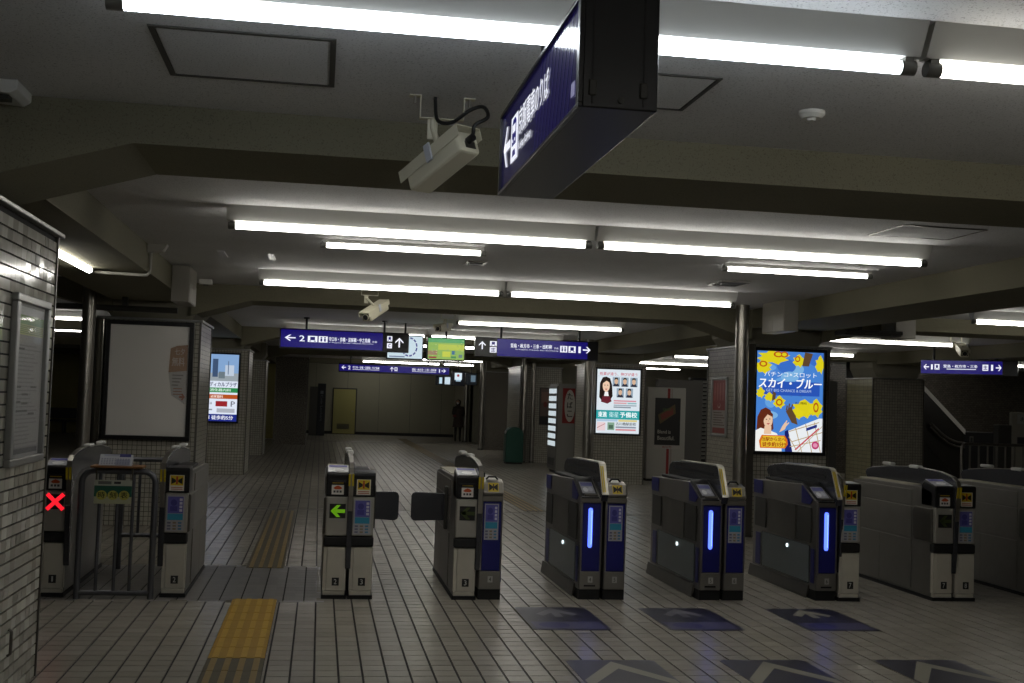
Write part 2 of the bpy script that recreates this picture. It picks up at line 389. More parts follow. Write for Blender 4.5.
for k, (y, z) in enumerate(sorted(pick)):
    o = w0 if k == 0 else w0.copy()
    if k: COL.objects.link(o); o.parent = WL
    o.location = (-1.489+random.uniform(-.0003, .0003), y+TW/2, z+TH/2); o.rotation_euler = (0, random.uniform(-.02, .02), random.uniform(-.03, .03))
MB().tube([(-1.47, 6.24, .26), (-1.455, 6.24, .27), (-1.455, 6.24, .38), (-1.47, 6.24, .39)], .008).build('pull_handle', M_STEELD, WL, smooth=True)

# far walls
wb = MB().box(-1.0, 5.6, 49.5, 49.7, .12, ZC); WB = struct('wall_back', wb, mat('far_wall', '8e8b78', .7, noise=.1, nscale=1)); WB['label'] = 'bare pale wall closing the far end of the concourse'
for i in range(5): MB().box(-.2+i*1.3, -.19+i*1.3, 49.49, 49.5, .12, ZC).build('panel_joint', M_DGREY, WB)
struct('baseboard_back', MB().box(-1.0, 5.6, 49.45, 49.7, 0, .12), M_BLACKM)
D = struct('door_1', MB().box(.55, 1.45, 49.42, 49.5, .03, 1.85), mat('door_paint', '9b9558', .55)); D['label'] = 'dull yellow steel door in the far wall'
MB().box(.5, 1.5, 49.45, 49.5, 0.03, 1.9).build('door_frame', M_DGREY, D)
for k in range(5): MB().box(.72, 1.22, 49.40, 49.42, .22+k*.045, .245+k*.045).build('louvre_slat', M_DGREY, D)
MB().tube([(1.38, 49.36, .95), (1.30, 49.36, .95)], .02).build('door_handle', M_STEEL, D)
struct('wall_far_left', MB().box(-14, -1.0, 42.6, 42.8, 0, ZC), mat('far_wall_left', '8f8752', .7, noise=.12, nscale=.8))
struct('wall_far_right', MB().box(5.6, 6.6, 44.6, 44.8, 0, ZC), mat('far_wall'))
struct('wall_far_side', MB().box(5.55, 5.7, 44.6, 49.6, 0, ZC), mat('far_wall'))
struct('wall_right', MB().box(6.6, 24, 38.4, 38.6, 0, ZC), M_CONC)
struct('wall_alcove', MB().box(8.7, 9.9, 30.0, 30.3, 0, 2.3), mat('alcove_grey', '6f6d68', .6))
M_MOSR = mosaic('right_mosaic', 'XZ', .09, .05, .008, '6d665c', '57524a', '2c2925', .35, offset=.5)
struct('wall_escalator', MB().box(13.0, 24, 29.5, 29.7, 0, ZC), M_MOSR)
struct('wall_side_right', MB().box(23.8, 24, -6, 38.4, 0, ZC), M_CONC)
struct('wall_side_left', MB().box(-14, -13.8, -6, 42.6, 0, ZC), M_CONC)
struct('wall_rear', MB().box(-14, 24, -6.2, -6, 0, ZC), M_CONC)
struct('wall_dark_recess', MB().box(10.55, 11.45, 25.2, 26.4, 0, 2.28), mat('recess_grey', '4b4a47', .6))

# ------------------------------------------------------------------ fluorescent lamps
def lamp(label, x0, x1, y, z=2.735, cool=False, group='long ceiling tubes', housing=True):
    T = thing('fluorescent_lamp', label, 'lamp', ((x0+x1)/2, y, ZC), group)
    r = .022 if housing else .018
    if housing:
        MB().prism([(y-.085, ZC), (y-.024, z+r+.010), (y+.024, z+r+.010), (y+.085, ZC)], 'X', x0-.06, x1+.06).build('housing', M_LAMPW, T)
    else:
        MB().box(x0-.03, x1+.03, y-.035, y+.035, z+r+.004, ZC).build('housing', M_LAMPW, T)
    MB().tube([(x0, y, z), (x1, y, z)], r, seg=14).build('tube', M_TUBE_COOL if cool else M_TUBE, T, smooth=True)
    for a, b in ((x0-.05, x0), (x1, x1+.05)):
        mb = MB().tube([(a, y, z), (b, y, z)], r+.003, seg=14); mb.box(a+.01, b-.01, y-.02, y+.02, z, z+r+.015)
        mb.build('socket', M_LAMPG, T, smooth=True)
    return T
for y, nm, cool in ((3.6, 'row nearest the big hanging sign', True), (8.3, 'row just behind the near cross beam', False), (12.5, 'row just before the second cross beam', False)):
    lamp('long fluorescent tube, left one of the '+nm, -.62, 1.83, y, cool=cool)
    lamp('long fluorescent tube, right one of the '+nm, 1.97, 4.41, y)
lamp('long fluorescent tube above the platform one sign', 2.0, 4.48, 17.6)
lamp('long fluorescent tube behind the map screens', 1.99, 4.4, 21.9)
lamp('long fluorescent tube left of the map screens', -.6, 1.85, 21.9)
lamp('long fluorescent tube two rows behind the map screens', 1.99, 4.4, 26.0)
lamp('long fluorescent tube over the green bin passage', 1.99, 4.68, 34.8)
lamp('long fluorescent tube, left of the farthest pair', 1.35, 3.86, 39.4)
lamp('long fluorescent tube, right of the farthest pair', 4.02, 5.0, 39.4)
lamp('far tube lighting the bare end wall', 1.0, 3.4, 47.8)
for k, x in enumerate((-.62, 1.97)): lamp('long fluorescent tube behind the viewpoint, '+('left', 'right')[k]+' one', x, x+2.44, -.75)
lamp('slim short tube left over the gates', 0, 1.27, 9.8, 2.82, group='short ceiling tubes', housing=False)
lamp('slim short tube right over the gates', 3.48, 4.78, 9.95, 2.82, group='short ceiling tubes', housing=False)
# right and left bays
lamp('tube at the right picture edge above the last gates', 7.72, 10.1, 13.15)
lamp('tube in the right bay above the side sign', 7.83, 10.25, 17.75)
lamp('short tube end seen right of the sky-blue poster', 8.1, 10.5, 22.4)
lamp('far right tube by the escalator wall', 14.13, 16.5, 23.1, 2.70)
lamp('added tube brightening the escalator foot', 13.6, 16.0, 27.9)  # extra tube, put in only to brighten the dark escalator area
lamp('tube above the white advert cabinet', 7.9, 10.2, 26.0)
lamp('second tube behind the portrait poster', 8.3, 10.6, 30.7, 2.735)
lamp('farthest hanging tube right of the portrait poster', 9.3, 10.8, 35.0)
lamp('nearer far tube seen between left wall and steel pole', -6.3, -3.9, 21.0)
lamp('farther tube seen between left wall and steel pole', -7.0, -4.6, 25.4)
# a tube running lengthwise in the left bay, fed by a bent conduit
T = thing('fluorescent_lamp', 'tube running lengthwise beside the tiled left wall', 'lamp', (-2.02, 9.9, 2.63), 'short ceiling tubes')
MB().box(-2.06, -1.98, 9.1, 10.75, 2.64, 2.72).build('housing', M_LAMPW, T)
MB().tube([(-2.02, 9.12, 2.61), (-2.02, 10.7, 2.61)], .028, seg=14).build('tube', M_TUBE, T, smooth=True)
for a in (9.1, 10.7): MB().tube([(-2.02, a, 2.61), (-2.02, a+.04, 2.61)], .03).build('socket', M_LAMPG, T)
cd = MB().tube([(-2.0, 10.78, 2.60), (-1.6, 10.8, 2.595), (-1.55, 10.8, 2.597), (-1.528, 10.8, 2.62), (-1.525, 10.8, 2.70), (-1.525, 10.8, 2.80)], .014)
T = thing('conduit', 'thin bent cable conduit from lengthwise lamp up to the ceiling', 'conduit', (-1.5, 10.8, 2.6))
cd.build('pipe', mat('conduit_grey', 'a09d94', .5), T, smooth=True)
MB().prism([(-1.549, ZC), (-1.549, 2.79), (-1.42, 2.81), (-1.38, ZC)], 'Y', 10.74, 10.86).build('junction_box', mat('conduit_grey'), T, bevel=.004)

# ------------------------------------------------------------------ ticket gates
def sticker_noentry(x0, x1, z0, z1, y, T):
    p = Panel((x0, y, z0), (1, 0, 0), (0, 0, 1), x1-x0, z1-z0, .0008)
    p.rect(0, 0, 1, 1, ink('ddd9cc'), 0); p.rect(.06, .34, .94, .97, ink('d2b51e'), 1)
    p.poly([(.12, .85), (.42, .70), (.42, .56), (.12, .42)], ink('15130c'), 2); p.poly([(.88, .85), (.58, .70), (.58, .56), (.88, .42)], ink('15130c'), 2)
    p.rect(.44, .42, .56, .82, ink('b0301a'), 2); p.disc(.5, .87, .07, .05, ink('b0301a'), 2)
    for k in range(2): p.rect(.1, .08+.11*k, .9, .14+.11*k, ink('b8705e'), 1)
    p.build('warning_sticker', T, True)
def sticker_fan(x0, x1, z0, z1, y, T):
    p = Panel((x0, y, z0), (1, 0, 0), (0, 0, 1), x1-x0, z1-z0, .0008)
    p.rect(0, 0, 1, 1, ink('dcd8d0'), 0); p.poly([(.12, .66), (.3, .84), (.5, .95), (.7, .84), (.88, .66), (.7, .54), (.3, .54)], ink('c4501c'), 1)
    for k in range(3): p.rect(.15+.25*k, .2, .32+.25*k, .42, ink('4a4a48'), 1)
    p.build('ticket_sticker', T, True)
def poster_small(x0, x1, z0, z1, y, T, low=True):
    p = Panel((x0, y, z0), (1, 0, 0), (0, 0, 1), x1-x0, z1-z0, .0008)
    p.rect(0, 0, 1, 1, ink('a9a8ac'), 0); p.rect(.07, .5, .93, .97, ink('5d5aa6'), 1); p.disc(.4, .8, .18, .09, ink('3c3a86'), 2); p.rect(.2, .56, .6, .70, ink('403d8c'), 2)
    for k in range(4): p.rect(.72, .55+.1*k, .88, .62+.1*k, ink('c9c8d8'), 2)
    p.rect(.07, .31, .93, .49, ink('2f8fae'), 1)
    for k in range(9): p.rect(.08+.3*(k % 3), .04+.085*(k//3), .27+.3*(k % 3), .09+.085*(k//3), ink(('6a6a80', '8a7a60', '4f7fa0')[k % 3]), 1)
    p.build('notice_sticker', T, True)
def number_plate(n, xc, zc, y, T, dark=True):
    w, h = (.055, .062) if dark else (.04, .05)
    p = Panel((xc-w/2, y, zc-h/2), (1, 0, 0), (0, 0, 1), w, h, .0008)
    p.rect(0, 0, 1, 1, ink('141414') if dark else ink('b5b3ad'), 0); p.text(n, .40 if n == '1' else .3, .18, .60 if n == '1' else .68, .82, ink('c9c9c4') if dark else ink('3a3a3a'), 1, .02)
    p.build('number_plate', T, True)
L_ = dict(local=True)
def old_half(T, x0, x1, num, reader, flap, side, disp='arrow'):
    """stainless half with black head; side = -1 when its outer wall is the left one"""
    xo = x0 if side < 0 else x1; s = side
    # long side body
    MB().prism([(.05, .03), (1.6, .03), (1.6, .94), (1.25, .965), (.2, .965), (.05, .93)], 'X', x0+.004, x1-.004).build('body', M_BRUSH, T, bevel=.006, **L_)
    part('plinth', T, M_BLACKM, (x0-.004, x1+.004, .005, 1.62, 0, .03), **L_)
    for k, (a, b, c, d) in enumerate(((.40, 1.56, .50, .78), (.40, 1.0, .05, .485), (1.005, 1.56, .05, .485), (.40, 1.56, .79, .93))):
        part('side_panel', T, M_BRUSH, (xo-.003 if s < 0 else xo-.005, xo+.005 if s < 0 else xo+.003, a, b, c, d), bevel=.003, **L_)
    # front: kick plate, lower door, band, upper panel, head
    part('kick_plate', T, M_WHITEP, (x0+.008, x1-.008, .012, .06, .03, .062), bevel=.003, **L_)
    part('lower_door', T, M_WHITEP, (x0+.03, x1-.012, .01, .06, .066, .405), bevel=.004, **L_)
    part('lower_frame', T, M_WHITEP, (x0+.004, x0+.028, .014, .06, .066, .405), (x1-.011, x1-.004, .014, .06, .066, .405), **L_)
    part('recess_band', T, M_BLACKM, (x0, x1, .0, .08, .412, .488), bevel=.012, **L_)
    part('upper_panel', T, M_SILV, (x0+.008, x1-.006, -.004, .08, .495, .80), bevel=.008, **L_)
    h = MB().prism([(0, .805), (.24, .805), (.24, .985), (.19, 1.03 if reader else 1.005), (.0, .985 if reader else .995), (-.006, .97)], 'X', x0+.004, x1-.002)
    H = h.build('head', M_BLACK, T, bevel=.008, **L_)
    number_plate(num, (x0+x1)/2+.01, .135, .008, T)
    if reader:
        MB().prism([(.01, .990), (.19, 1.034), (.19, 1.038), (.008, .995)], 'X', x0+.012, x1-.014).build('card_pad', mat('card_pad', 'd5d6dd', .25), H, local=True)
        p = Panel((x0+.012, .0085, .9955), (1, 0, 0), (0, .97, .2369), x1-x0-.026, .18, .0008)
        p.rect(.05, .68, .95, .95, ink('5a58a8'), 1); p.disc(.5, .32, .28, .2, ink('f0f0f2'), 1); p.build('pad_print', H, True)
        part('ticket_slot', T, ink('c0a01c'), (x0+.05, x1-.05, -.008, -.004, .905, .913), **L_)
        part('slot_lip', T, M_BLACKM, (x0+.035, x1-.035, -.016, .0, .914, .926), bevel=.003, **L_)
        sticker_fan(x0+.045, x1-.045, .818, .893, -.0072, T)
        dz = .03 if disp == 'cross' else 0
        S = part('display', T, M_BLACKM, (x0+.035, x1-.025, -.007, .0, .632+dz, .745+dz), **L_)
        p = Panel((x0+.035, -.008, .632+dz), (1, 0, 0), (0, 0, 1), x1-x0-.06, .113, .0008)
        if disp == 'arrow': p.arrow(.06, .08, .97, .92, lit('7fc81e', .42), 'L', .30, 1)
        elif disp == 'off': p.arrow(.06, .08, .97, .92, ink('3a4718'), 'L', .30, 1)
        else: p.line([(.02, -.02), (.98, 1.02)], .27, lit('ff2030', 1.1), 1); p.line([(.02, 1.02), (.98, -.02)], .27, lit('ff2030', 1.1), 1.05)
        p.build('display_sign', S, True)
    else:
        sticker_noentry(x0+.035, x1-.04, .818, .94, -.0075, T)
        poster_small(x0+.02, x1-.03, .508, .782, -.0055, T)
        part('top_tray', T, M_BLACKM, (x0+.03, x1-.03, .3, .9, .96, .99), bevel=.006, **L_)
    if reader: part('top_tray', T, mat('tray_cream', 'b9b49f', .5), (x0+.02, x1-.02, .55, 1.5, .955, .972), bevel=.004, **L_)
    # flap in the side of the lane
    xa, xb = (xo-.012, xo+.012) if s < 0 else (xo-.012, xo+.012)
    if flap:
        w = .225 if s > 0 else .31
        pts = [(xo+s*0.0, .60), (xo+s*0.0, .81)]
        q = []
        for cx, cz, a in ((w-.04, .765, 0), (w-.04, .605, 0)): pass
        out = [(0, .575), (w-.035, .565), (w-.01, .575), (w, .60), (w, .77), (w-.01, .795), (w-.035, .805), (0, .80)]
        MB().prism([(xo+s*a, z) for a, z in out], 'Y', .56, .59).build('flap', M_FIN, T, bevel=.006, **L_)
        part('flap_post', T, M_DGREY, (min(xo, xo+s*.03), max(xo, xo+s*.03), .53, .62, .50, .86), bevel=.008, **L_)
    else:
        MB().prism([(.03, .50), (.33, .50), (.36, .53), (.36, .76), (.33, .79), (.03, .79)], 'X', xa, xb).build('flap', M_STEELD, T, bevel=.008, **L_)
def new_half(T, x0, x1, num, reader, side):
    xo = x0 if side < 0 else x1; xi = x0-.002 if side < 0 else x1+.002
    prof = [(.03, .08), (1.52, .06), (1.52, .925), (.33, .962), (.05, .84), (.03, .80)]
    MB().prism(prof, 'X', x0+.004, x1-.002).build('body', M_BRUSH, T, bevel=.006, **L_)
    part('plinth', T, M_BLACKM, (x0+.005, x1-.002, .03, 1.5, 0, .085), **L_)
    MB().prism([(xo-side*.02, .09), (xo+side*.02, .0), (xo+side*.02, .02), (xo+side*.005, .11), (xo-side*.02, .11)], 'Y', .16, 1.56).build('skirt', M_STEELD, T, **L_)
    part('lower_panel', T, M_BRUSH, (x0+.008, x1-.004, .012, .05, .085, .228), bevel=.004, **L_)
    part('front_panel', T, M_NAVY, (x0+.022, x1-.014, .014, .05, .232, .785), bevel=.004, **L_)
    part('front_trim', T, M_STEEL, (x0+.004, x0+.021, .01, .05, .232, .79), (x1-.013, x1-.002, .01, .05, .232, .79), bevel=.003, **L_)
    part('band', T, M_STEEL, (x0+.004, x1-.002, .005, .06, .79, .832), bevel=.004, **L_)
    number_plate(num, (x0+x1)/2+.005, .165, .011, T, dark=False)
    if reader:
        part('coin_slot', T, M_BLACK, (x0+.045, x1-.045, .008, .013, .108, .122), **L_)
        mb = MB(); 
        out = [(.085+.017*math.cos(a), .44+.017*math.sin(a)) for a in np.linspace(math.pi, 2*math.pi, 9)]+[(.085+.017*math.cos(a), .73+.017*math.sin(a)) for a in np.linspace(0, math.pi, 9)]
        mb.prism([(x0+a, z) for a, z in out], 'Y', .006, .016)
        mb.build('light_strip', mat('blue_light', '2030ff', .4, emit=2.2, ecol=(.10, .18, 1.0)), T, **L_)
        MB().prism([(x0+.092, .45), (x0+.098, .45), (x0+.098, .725), (x0+.092, .725)], 'Y', .004, .008).build('light_core', mat('blue_light_core', '90b0ff', .4, emit=1.4, ecol=(.30, .50, 1.0)), T, **L_)
        MB().prism([(0, .835), (.05, .842), (.31, .966), (.36, .985), (.36, .95), (.05, .83), (.0, .825)], 'X', x0+.006, x1-.03).build('reader_top', M_BLACK, T, bevel=.006, **L_)
        d = Vector((0, .26, .124)).normalized()
        p = Panel((x0+.03, .085, .8605), (1, 0, 0), d, x1-x0-.075, .19, .001)
        p.rect(0, 0, 1, 1, ink('9a9ca6'), 1); p.rect(.05, .62, .95, .93, ink('5c5f96'), 2); p.disc(.32, .3, .2, .2, ink('d5d6da'), 2); p.disc(.7, .34, .18, .18, ink('b8bac4'), 2)
        p.build('card_pad', T, True)
        part('front_lip', T, M_STEELD, (x0+.03, x1-.045, -.006, .03, .842, .862), bevel=.006, **L_)
        part('top_tray', T, M_BLACKM, (x0+.03, x1-.05, .5, 1.3, .94, .965), bevel=.008, **L_)
    else:
        poster_small(x0+.035, x1-.035, .48, .768, .0125, T)
        MB().prism([(.0, .835), (-.012, .86), (.02, .94), (.12, .962), (.34, .962), (.34, .835)], 'X', x0+.012, x1-.002).build('cap', M_STEEL, T, bevel=.012, **L_)
        d = Vector((0, .032, .08)).normalized(); p = Panel((x0+.055, -.0115, .866), (1, 0, 0), d, .085, .075, .0012)
        p.rect(0, 0, 1, 1, ink('c8ad22'), 1); p.poly([(.08, .9), (.45, .6), (.45, .4), (.08, .1)], ink('15130c'), 2); p.poly([(.92, .9), (.55, .6), (.55, .4), (.92, .1)], ink('15130c'), 2); p.rect(.44, .15, .56, .85, ink('3c2410'), 3)
        p.build('warning_sticker', T, True)
        MB().tube([(x0+.05, .10, .958), (x0+.07, .10, .98), (x1-.06, .10, .98), (x1-.04, .10, .958)], .008).build('handle', M_BLACK, T, smooth=True, **L_)
        part('sensor_block', T, M_BLACK, (x0+.02, x0+.07, .3, .42, .955, 1.0), bevel=.006, **L_)
    # side dressing on the lane side
    def sp(n, m, y0, y1, z0, z1, d=.003, bv=.003): part(n, T, m, (min(xi, xi+side*d), max(xi, xi+side*d), y0, y1, z0, z1), bevel=bv, **L_)
    sp('side_panel', M_STEELD, .46, 1.12, .465, .775, .004)
    sp('side_door', M_DGREY, .12, .42, .475, .775, .008, .006); sp('side_door', M_DGREY, 1.16, 1.44, .49, .765, .008, .006)
    sp('blue_inset', M_NAVY, 1.27, 1.50, .80, .925); sp('blue_inset', M_NAVY, .05, .12, .14, .43); sp('blue_inset', M_NAVY, 1.30, 1.42, .13, .43)
    MB().prism([(.16, .80), (.34, .80), (.34, .955), (.31, .945), (.10, .845)], 'X', min(xi, xi+side*.003), max(xi, xi+side*.003)).build('blue_inset', M_NAVY, T, **L_)
    sp('window_box', mat('window_lining', 'aeb6b8', .5), .16, 1.24, .135, .445, .002, 0); sp('window_glass', mat('window_glass', '4f5c60', .08, alpha=.55), .15, 1.25, .13, .45, .009, .003)
    mb = MB().tube([(xi+side*.010, .62, .395), (xi+side*.016, .62, .395)], .016); mb.build('lamp_spot', mat('spot', 'ffffff', .4, emit=2.2, ecol=(.8, .95, 1)), T, **L_)
def old_fin(T, x, th=.042, knobs=True, shift=0):
    pr = [(.012, .235), (-.012, .42), (-.03, .70), (-.04, .89), (-.055, .985), (-.04, 1.03), (.03, 1.065), (.25, 1.098), (.7, 1.118), (1.2, 1.098), (1.55, 1.068), (1.66, 1.045), (1.69, 1.01), (1.66, .965), (1.5, .945), (.3, .94), (.10, .88), (.05, .70), (.035, .42), (.03, .235)]
    MB().prism([(a+shift, b) for a, b in pr], 'X', x-th/2, x+th/2).build('fin', M_FIN, T, bevel=.004, **L_)
    edge = [(-.035, .70), (-.045, .89), (-.061, .985), (-.045, 1.034), (.03, 1.071), (.25, 1.104), (.7, 1.124), (1.2, 1.104), (1.55, 1.074)]
    mb = MB(); n = len(edge)
    v = [(x+sx*th*.42, a+shift, b) for a, b in edge for sx in (-1, 1)]+[(x+sx*th*.42, a+shift+.004, b-.009) for a, b in edge for sx in (-1, 1)]
    f = []
    for i in range(n-1): f += [(2*i, 2*i+1, 2*i+3, 2*i+2), (2*n+2*i, 2*n+2*i+2, 2*n+2*i+3, 2*n+2*i+1), (2*i, 2*i+2, 2*n+2*i+2, 2*n+2*i), (2*i+1, 2*n+2*i+1, 2*n+2*i+3, 2*i+3)]
    mb.add(v, f+[(0, 2*n, 2*n+1, 1)]).build('fin_edge', M_STEEL, T, **L_)
    for k, dx in ((0, -.5), (1, .12)):
        MB().prism([(-.050, .89), (-.066, .985), (-.072, .985), (-.056, .89)], 'X', x+dx*th, x+dx*th+th*.36).build('yellow_stripe', M_YEL, T, **L_)
    if knobs:
        for a in (.62, 1.15):
            MB().box(x-.03, x+.03, a, a+.17, 1.105, 1.135).build('sensor_lamp', mat('sensor_white', 'c9c9c6', .35), T, bevel=.012, **L_)
def new_fin(T, x, th=.055):
    pr = [(.0, .80), (-.03, .862), (.11, 1.098), (.16, 1.112), (1.15, 1.10), (1.42, 1.082), (1.5, 1.05), (1.54, .985), (1.5, .93), (.36, .95), (.07, .84)]
    MB().prism(pr, 'X', x-th/2, x+th/2).build('fin', M_FIN, T, bevel=.006, **L_)
    MB().prism([(-.036, .862), (.105, 1.104), (.16, 1.120), (1.15, 1.108), (1.15, 1.10), (.16, 1.110), (.112, 1.096), (-.028, .858)], 'X', x-th/2, x+th/2).build('fin_edge', M_TRIM, T, **L_)
    for dx in (-.42, -.12): MB().prism([(-.031, .88), (.088, 1.085), (.084, 1.089), (-.037, .882)], 'X', x+dx*th, x+dx*th+th*.16).build('yellow_stripe', M_YEL, T, **L_)
    part('fin_slot', T, M_BLACKM, (x-th/2-.002, x+th/2+.002, .22, 1.35, 1.02, 1.045), **L_)
GATES = 'ticket gates in a row'
def gate(label, X, Y, left, right, flapL=False, flapR=False, disp='off'):
    T = thing('ticket_gate', label, 'ticket gate', (X, Y, 0), GATES)
    w = .185; g = .02; x = 0
    if left:
        (old_half if left[0] == 'O' else new_half)(T, 0, w, left[1], True, *((flapL, -1, disp) if left[0] == 'O' else (-1,)))
        x = w+g/2
    else: x = g/2
    if left and right and left[0] == 'N' and right[0] == 'N': new_fin(T, x)
    elif left and right and left[0] == 'N': new_fin(T, x-.012, .045); old_fin(T, x+.022, .026, False, .02)
    else: old_fin(T, x)
    if right: (old_half if right[0] == 'O' else new_half)(T, x+g/2, x+g/2+w, right[1], False, *((flapR, 1) if right[0] == 'O' else (1,)))
    return T
gate('leftmost ticket gate showing a red cross, beside the tiled wall', -2.05, 9.51, ('O', '1'), None, disp='cross')
gate('ticket gate half just right of the barrier rail with yellow sticker', -1.175, 9.53, None, ('O', '2'))
gate('ticket gate showing a lit green arrow', .075, 9.51, ('O', '2'), ('O', '3'), flapR=True, disp='arrow')
gate('ticket gate with white left front and navy right front', 1.105, 9.51, ('O', '3'), ('N', '4'), flapL=True)
gate('blue-lit ticket gate numbered four and five', 2.142, 9.55, ('N', '4'), ('N', '5'))
gate('blue-lit ticket gate numbered five and six', 3.17, 9.555, ('N', '5'), ('N', '6'))
gate('blue-lit ticket gate with grey right half numbered seven', 4.20, 9.575, ('N', '6'), ('O', '7'))
gate('unlit grey ticket gate numbered seven and eight', 5.285, 9.62, ('O', '7'), ('O', '8'))
gate('ticket gate cut off by the right picture edge', 6.33, 9.64, ('O', '8'), ('O', '9'))

# ------------------------------------------------------------------ floor markings
def tactile(name, label, x0, x1, y0, y1, base, bar, nb, seg):
    T = thing(name, label, 'tactile paving', ((x0+x1)/2, (y0+y1)/2, 0))
    n = max(1, round((y1-y0)/seg)); d = (y1-y0)/n
    for k in range(n):
        MB().box(x0, x1, y0+k*d+.002, y0+(k+1)*d-.002, -.004, .003).build('plate', base, T, bevel=.001, bseg=1)
        mb = MB()
        for i in range(nb):
            c = x0+(x1-x0)*(i+.5)/nb; mb.box(c-.018, c+.018, y0+k*d+.005, y0+(k+1)*d-.005, .003, .007)
        mb.build('raised_bars', bar, T)
    return T
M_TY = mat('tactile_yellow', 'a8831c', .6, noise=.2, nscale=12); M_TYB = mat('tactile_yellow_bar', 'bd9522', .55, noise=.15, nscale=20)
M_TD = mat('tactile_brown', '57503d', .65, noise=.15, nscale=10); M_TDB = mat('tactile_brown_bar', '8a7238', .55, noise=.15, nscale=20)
tactile('tactile_strip', 'bright yellow tactile paving strip in front of the gate band', -.60, -.265, 7.385, 9.47, M_TY, M_TYB, 4, .30)
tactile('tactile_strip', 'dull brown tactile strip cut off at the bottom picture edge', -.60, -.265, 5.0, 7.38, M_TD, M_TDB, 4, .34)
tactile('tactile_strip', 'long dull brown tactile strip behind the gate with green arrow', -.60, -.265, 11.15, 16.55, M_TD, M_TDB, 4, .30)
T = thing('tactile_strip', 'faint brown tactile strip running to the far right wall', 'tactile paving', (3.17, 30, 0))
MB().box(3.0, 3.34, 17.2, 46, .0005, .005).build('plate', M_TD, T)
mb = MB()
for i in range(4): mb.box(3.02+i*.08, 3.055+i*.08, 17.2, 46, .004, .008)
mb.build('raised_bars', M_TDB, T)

def floor_sticker(label, x0, y0, kind, hand):
    w, d = .565, .905
    T = thing('floor_sticker', label, 'floor sticker', (x0+w/2, y0+d/2, .001), 'blue lane stickers on the floor')
    cn = .03
    MB().prism([(x0+cn, y0), (x0+w-cn, y0), (x0+w, y0+cn), (x0+w, y0+d-cn), (x0+w-cn, y0+d), (x0+cn, y0+d), (x0, y0+d-cn), (x0, y0+cn)], 'Z', .0008, .0022).build('sheet', mat('sticker_navy', '191730', .38, noise=.25, nscale=8), T)
    p = Panel((x0, y0, .0024), (1, 0, 0), (0, 1, 0), w, d, .0006)
    pale = ink('8f8c7c' if kind else '6b6a72')
    if kind == 2:
        p.poly([(.02, .42), (.5, .95), (.98, .42), (.98, .24), (.5, .74), (.02, .24)], pale, 1)
        p.text('タッチしてください', .1, .06, .9, .14, ink('77757f'), 1)
    else:
        p.poly([(.22, .68), (.5, .95), (.78, .68), (.70, .60), (.555, .74), (.555, .55), (.445, .55), (.445, .74), (.30, .60)], pale, 1)
        p.text('ICカード専用', .18, .40, .82, .47, ink('55536a'), 1)
        p.rect(.05, .05, .95, .34, ink('4a486a'), .5)
        p.disc(.32, .2, .2, .11, ink('2a2868'), 1)
    p.build('print', T); return T
for i, (x, nm) in enumerate(((1.55, 'lane before gates three and four'), (2.545, 'lane between gates four and five'), (3.59, 'lane between gates five and six'))):
    floor_sticker('worn navy floor sticker nearest the gates, '+['left one', 'middle one', 'right one with clearest arrow'][i], x, 8.29, 1 if i == 2 else 0, 0)
    floor_sticker('navy floor sticker with wide chevron at bottom picture edge, '+['left one', 'middle one', 'right one'][i], x+.02, 6.42, 2, 0)

# ------------------------------------------------------------------ barrier rail and timetable stand
T = thing('barrier_rail', 'grey pipe barrier between the two leftmost gates', 'barrier', (-1.485, 9.45, 0))
def arch(x0, x1, y, h, r, R=.09):
    p = [(x0, y, 0)]
    for a in np.linspace(math.pi, math.pi/2, 6): p.append((x0+R+R*math.cos(a), y, h-R+R*math.sin(a)))
    for a in np.linspace(math.pi/2, 0, 6): p.append((x1-R+R*math.cos(a), y, h-R+R*math.sin(a)))
    return MB().tube(p+[(x1, y, 0)], r, seg=12)
M_PIPE = mat('pipe_grey', '6a6b70', .35, .6)
arch(-1.755, -1.215, 9.45, .965, .024).build('frame', M_PIPE, T, smooth=True)
MB().tube([(-1.755, 9.45, .045), (-1.215, 9.45, .045)], .02).build('bottom_rail', M_PIPE, T, smooth=True)
for x in (-1.62, -1.49, -1.375): MB().tube([(x, 9.45, .045), (x, 9.45, .95)], .013).build('upright', M_PIPE, T, smooth=True)
T = thing('barrier_rail', 'second pipe barrier behind the timetable stand', 'barrier', (-1.45, 11.2, 0))
arch(-1.70, -1.22, 11.0, .97, .022).build('frame', M_PIPE, T, smooth=True)
for x in (-1.55, -1.36): MB().tube([(x, 11.0, .3), (x, 11.0, .95)], .013).build('upright', M_PIPE, T, smooth=True)
MB().tube([(-1.70, 11.0, .3), (-1.22, 11.0, .3)], .02).build('bottom_rail', M_PIPE, T, smooth=True)
T = thing('timetable_stand', 'small wooden shelf with leaflets fixed on the barrier rail', 'stand', (-1.495, 9.45, .98))
MB().box(-1.685, -1.305, 9.36, 9.56, .992, 1.008).build('board', M_WOOD, T, bevel=.003)
for x in (-1.64, -1.38): MB().box(x-.006, x+.006, 9.385, 9.40, .90, .992).build('hook', M_STEELD, T)
T = thing('leaflet_rack', 'white timetable leaflets standing on the wooden shelf', 'leaflet rack', (-1.5, 9.45, 1.008))
MB().prism([(9.39, 1.01), (9.47, 1.01), (9.47, 1.09), (9.455, 1.09)], 'X', -1.63, -1.39).build('holder', mat('clear_acrylic', 'b9bcc2', .2), T)
p = Panel((-1.628, 9.388, 1.012), (1, 0, 0), Vector((0, .06, .08)).normalized(), .236, .095, .001); p.rect(0, 0, 1, .8, ink('b6b8c0'), 1); p.rect(.5, .0, .95, .55, ink('8e92a4'), 2)
for i in range(11):
    for j in range(4): p.rect(.05+i*.082, .1+j*.15, .10+i*.082, .17+j*.15, ink('6c6f86'), 3)
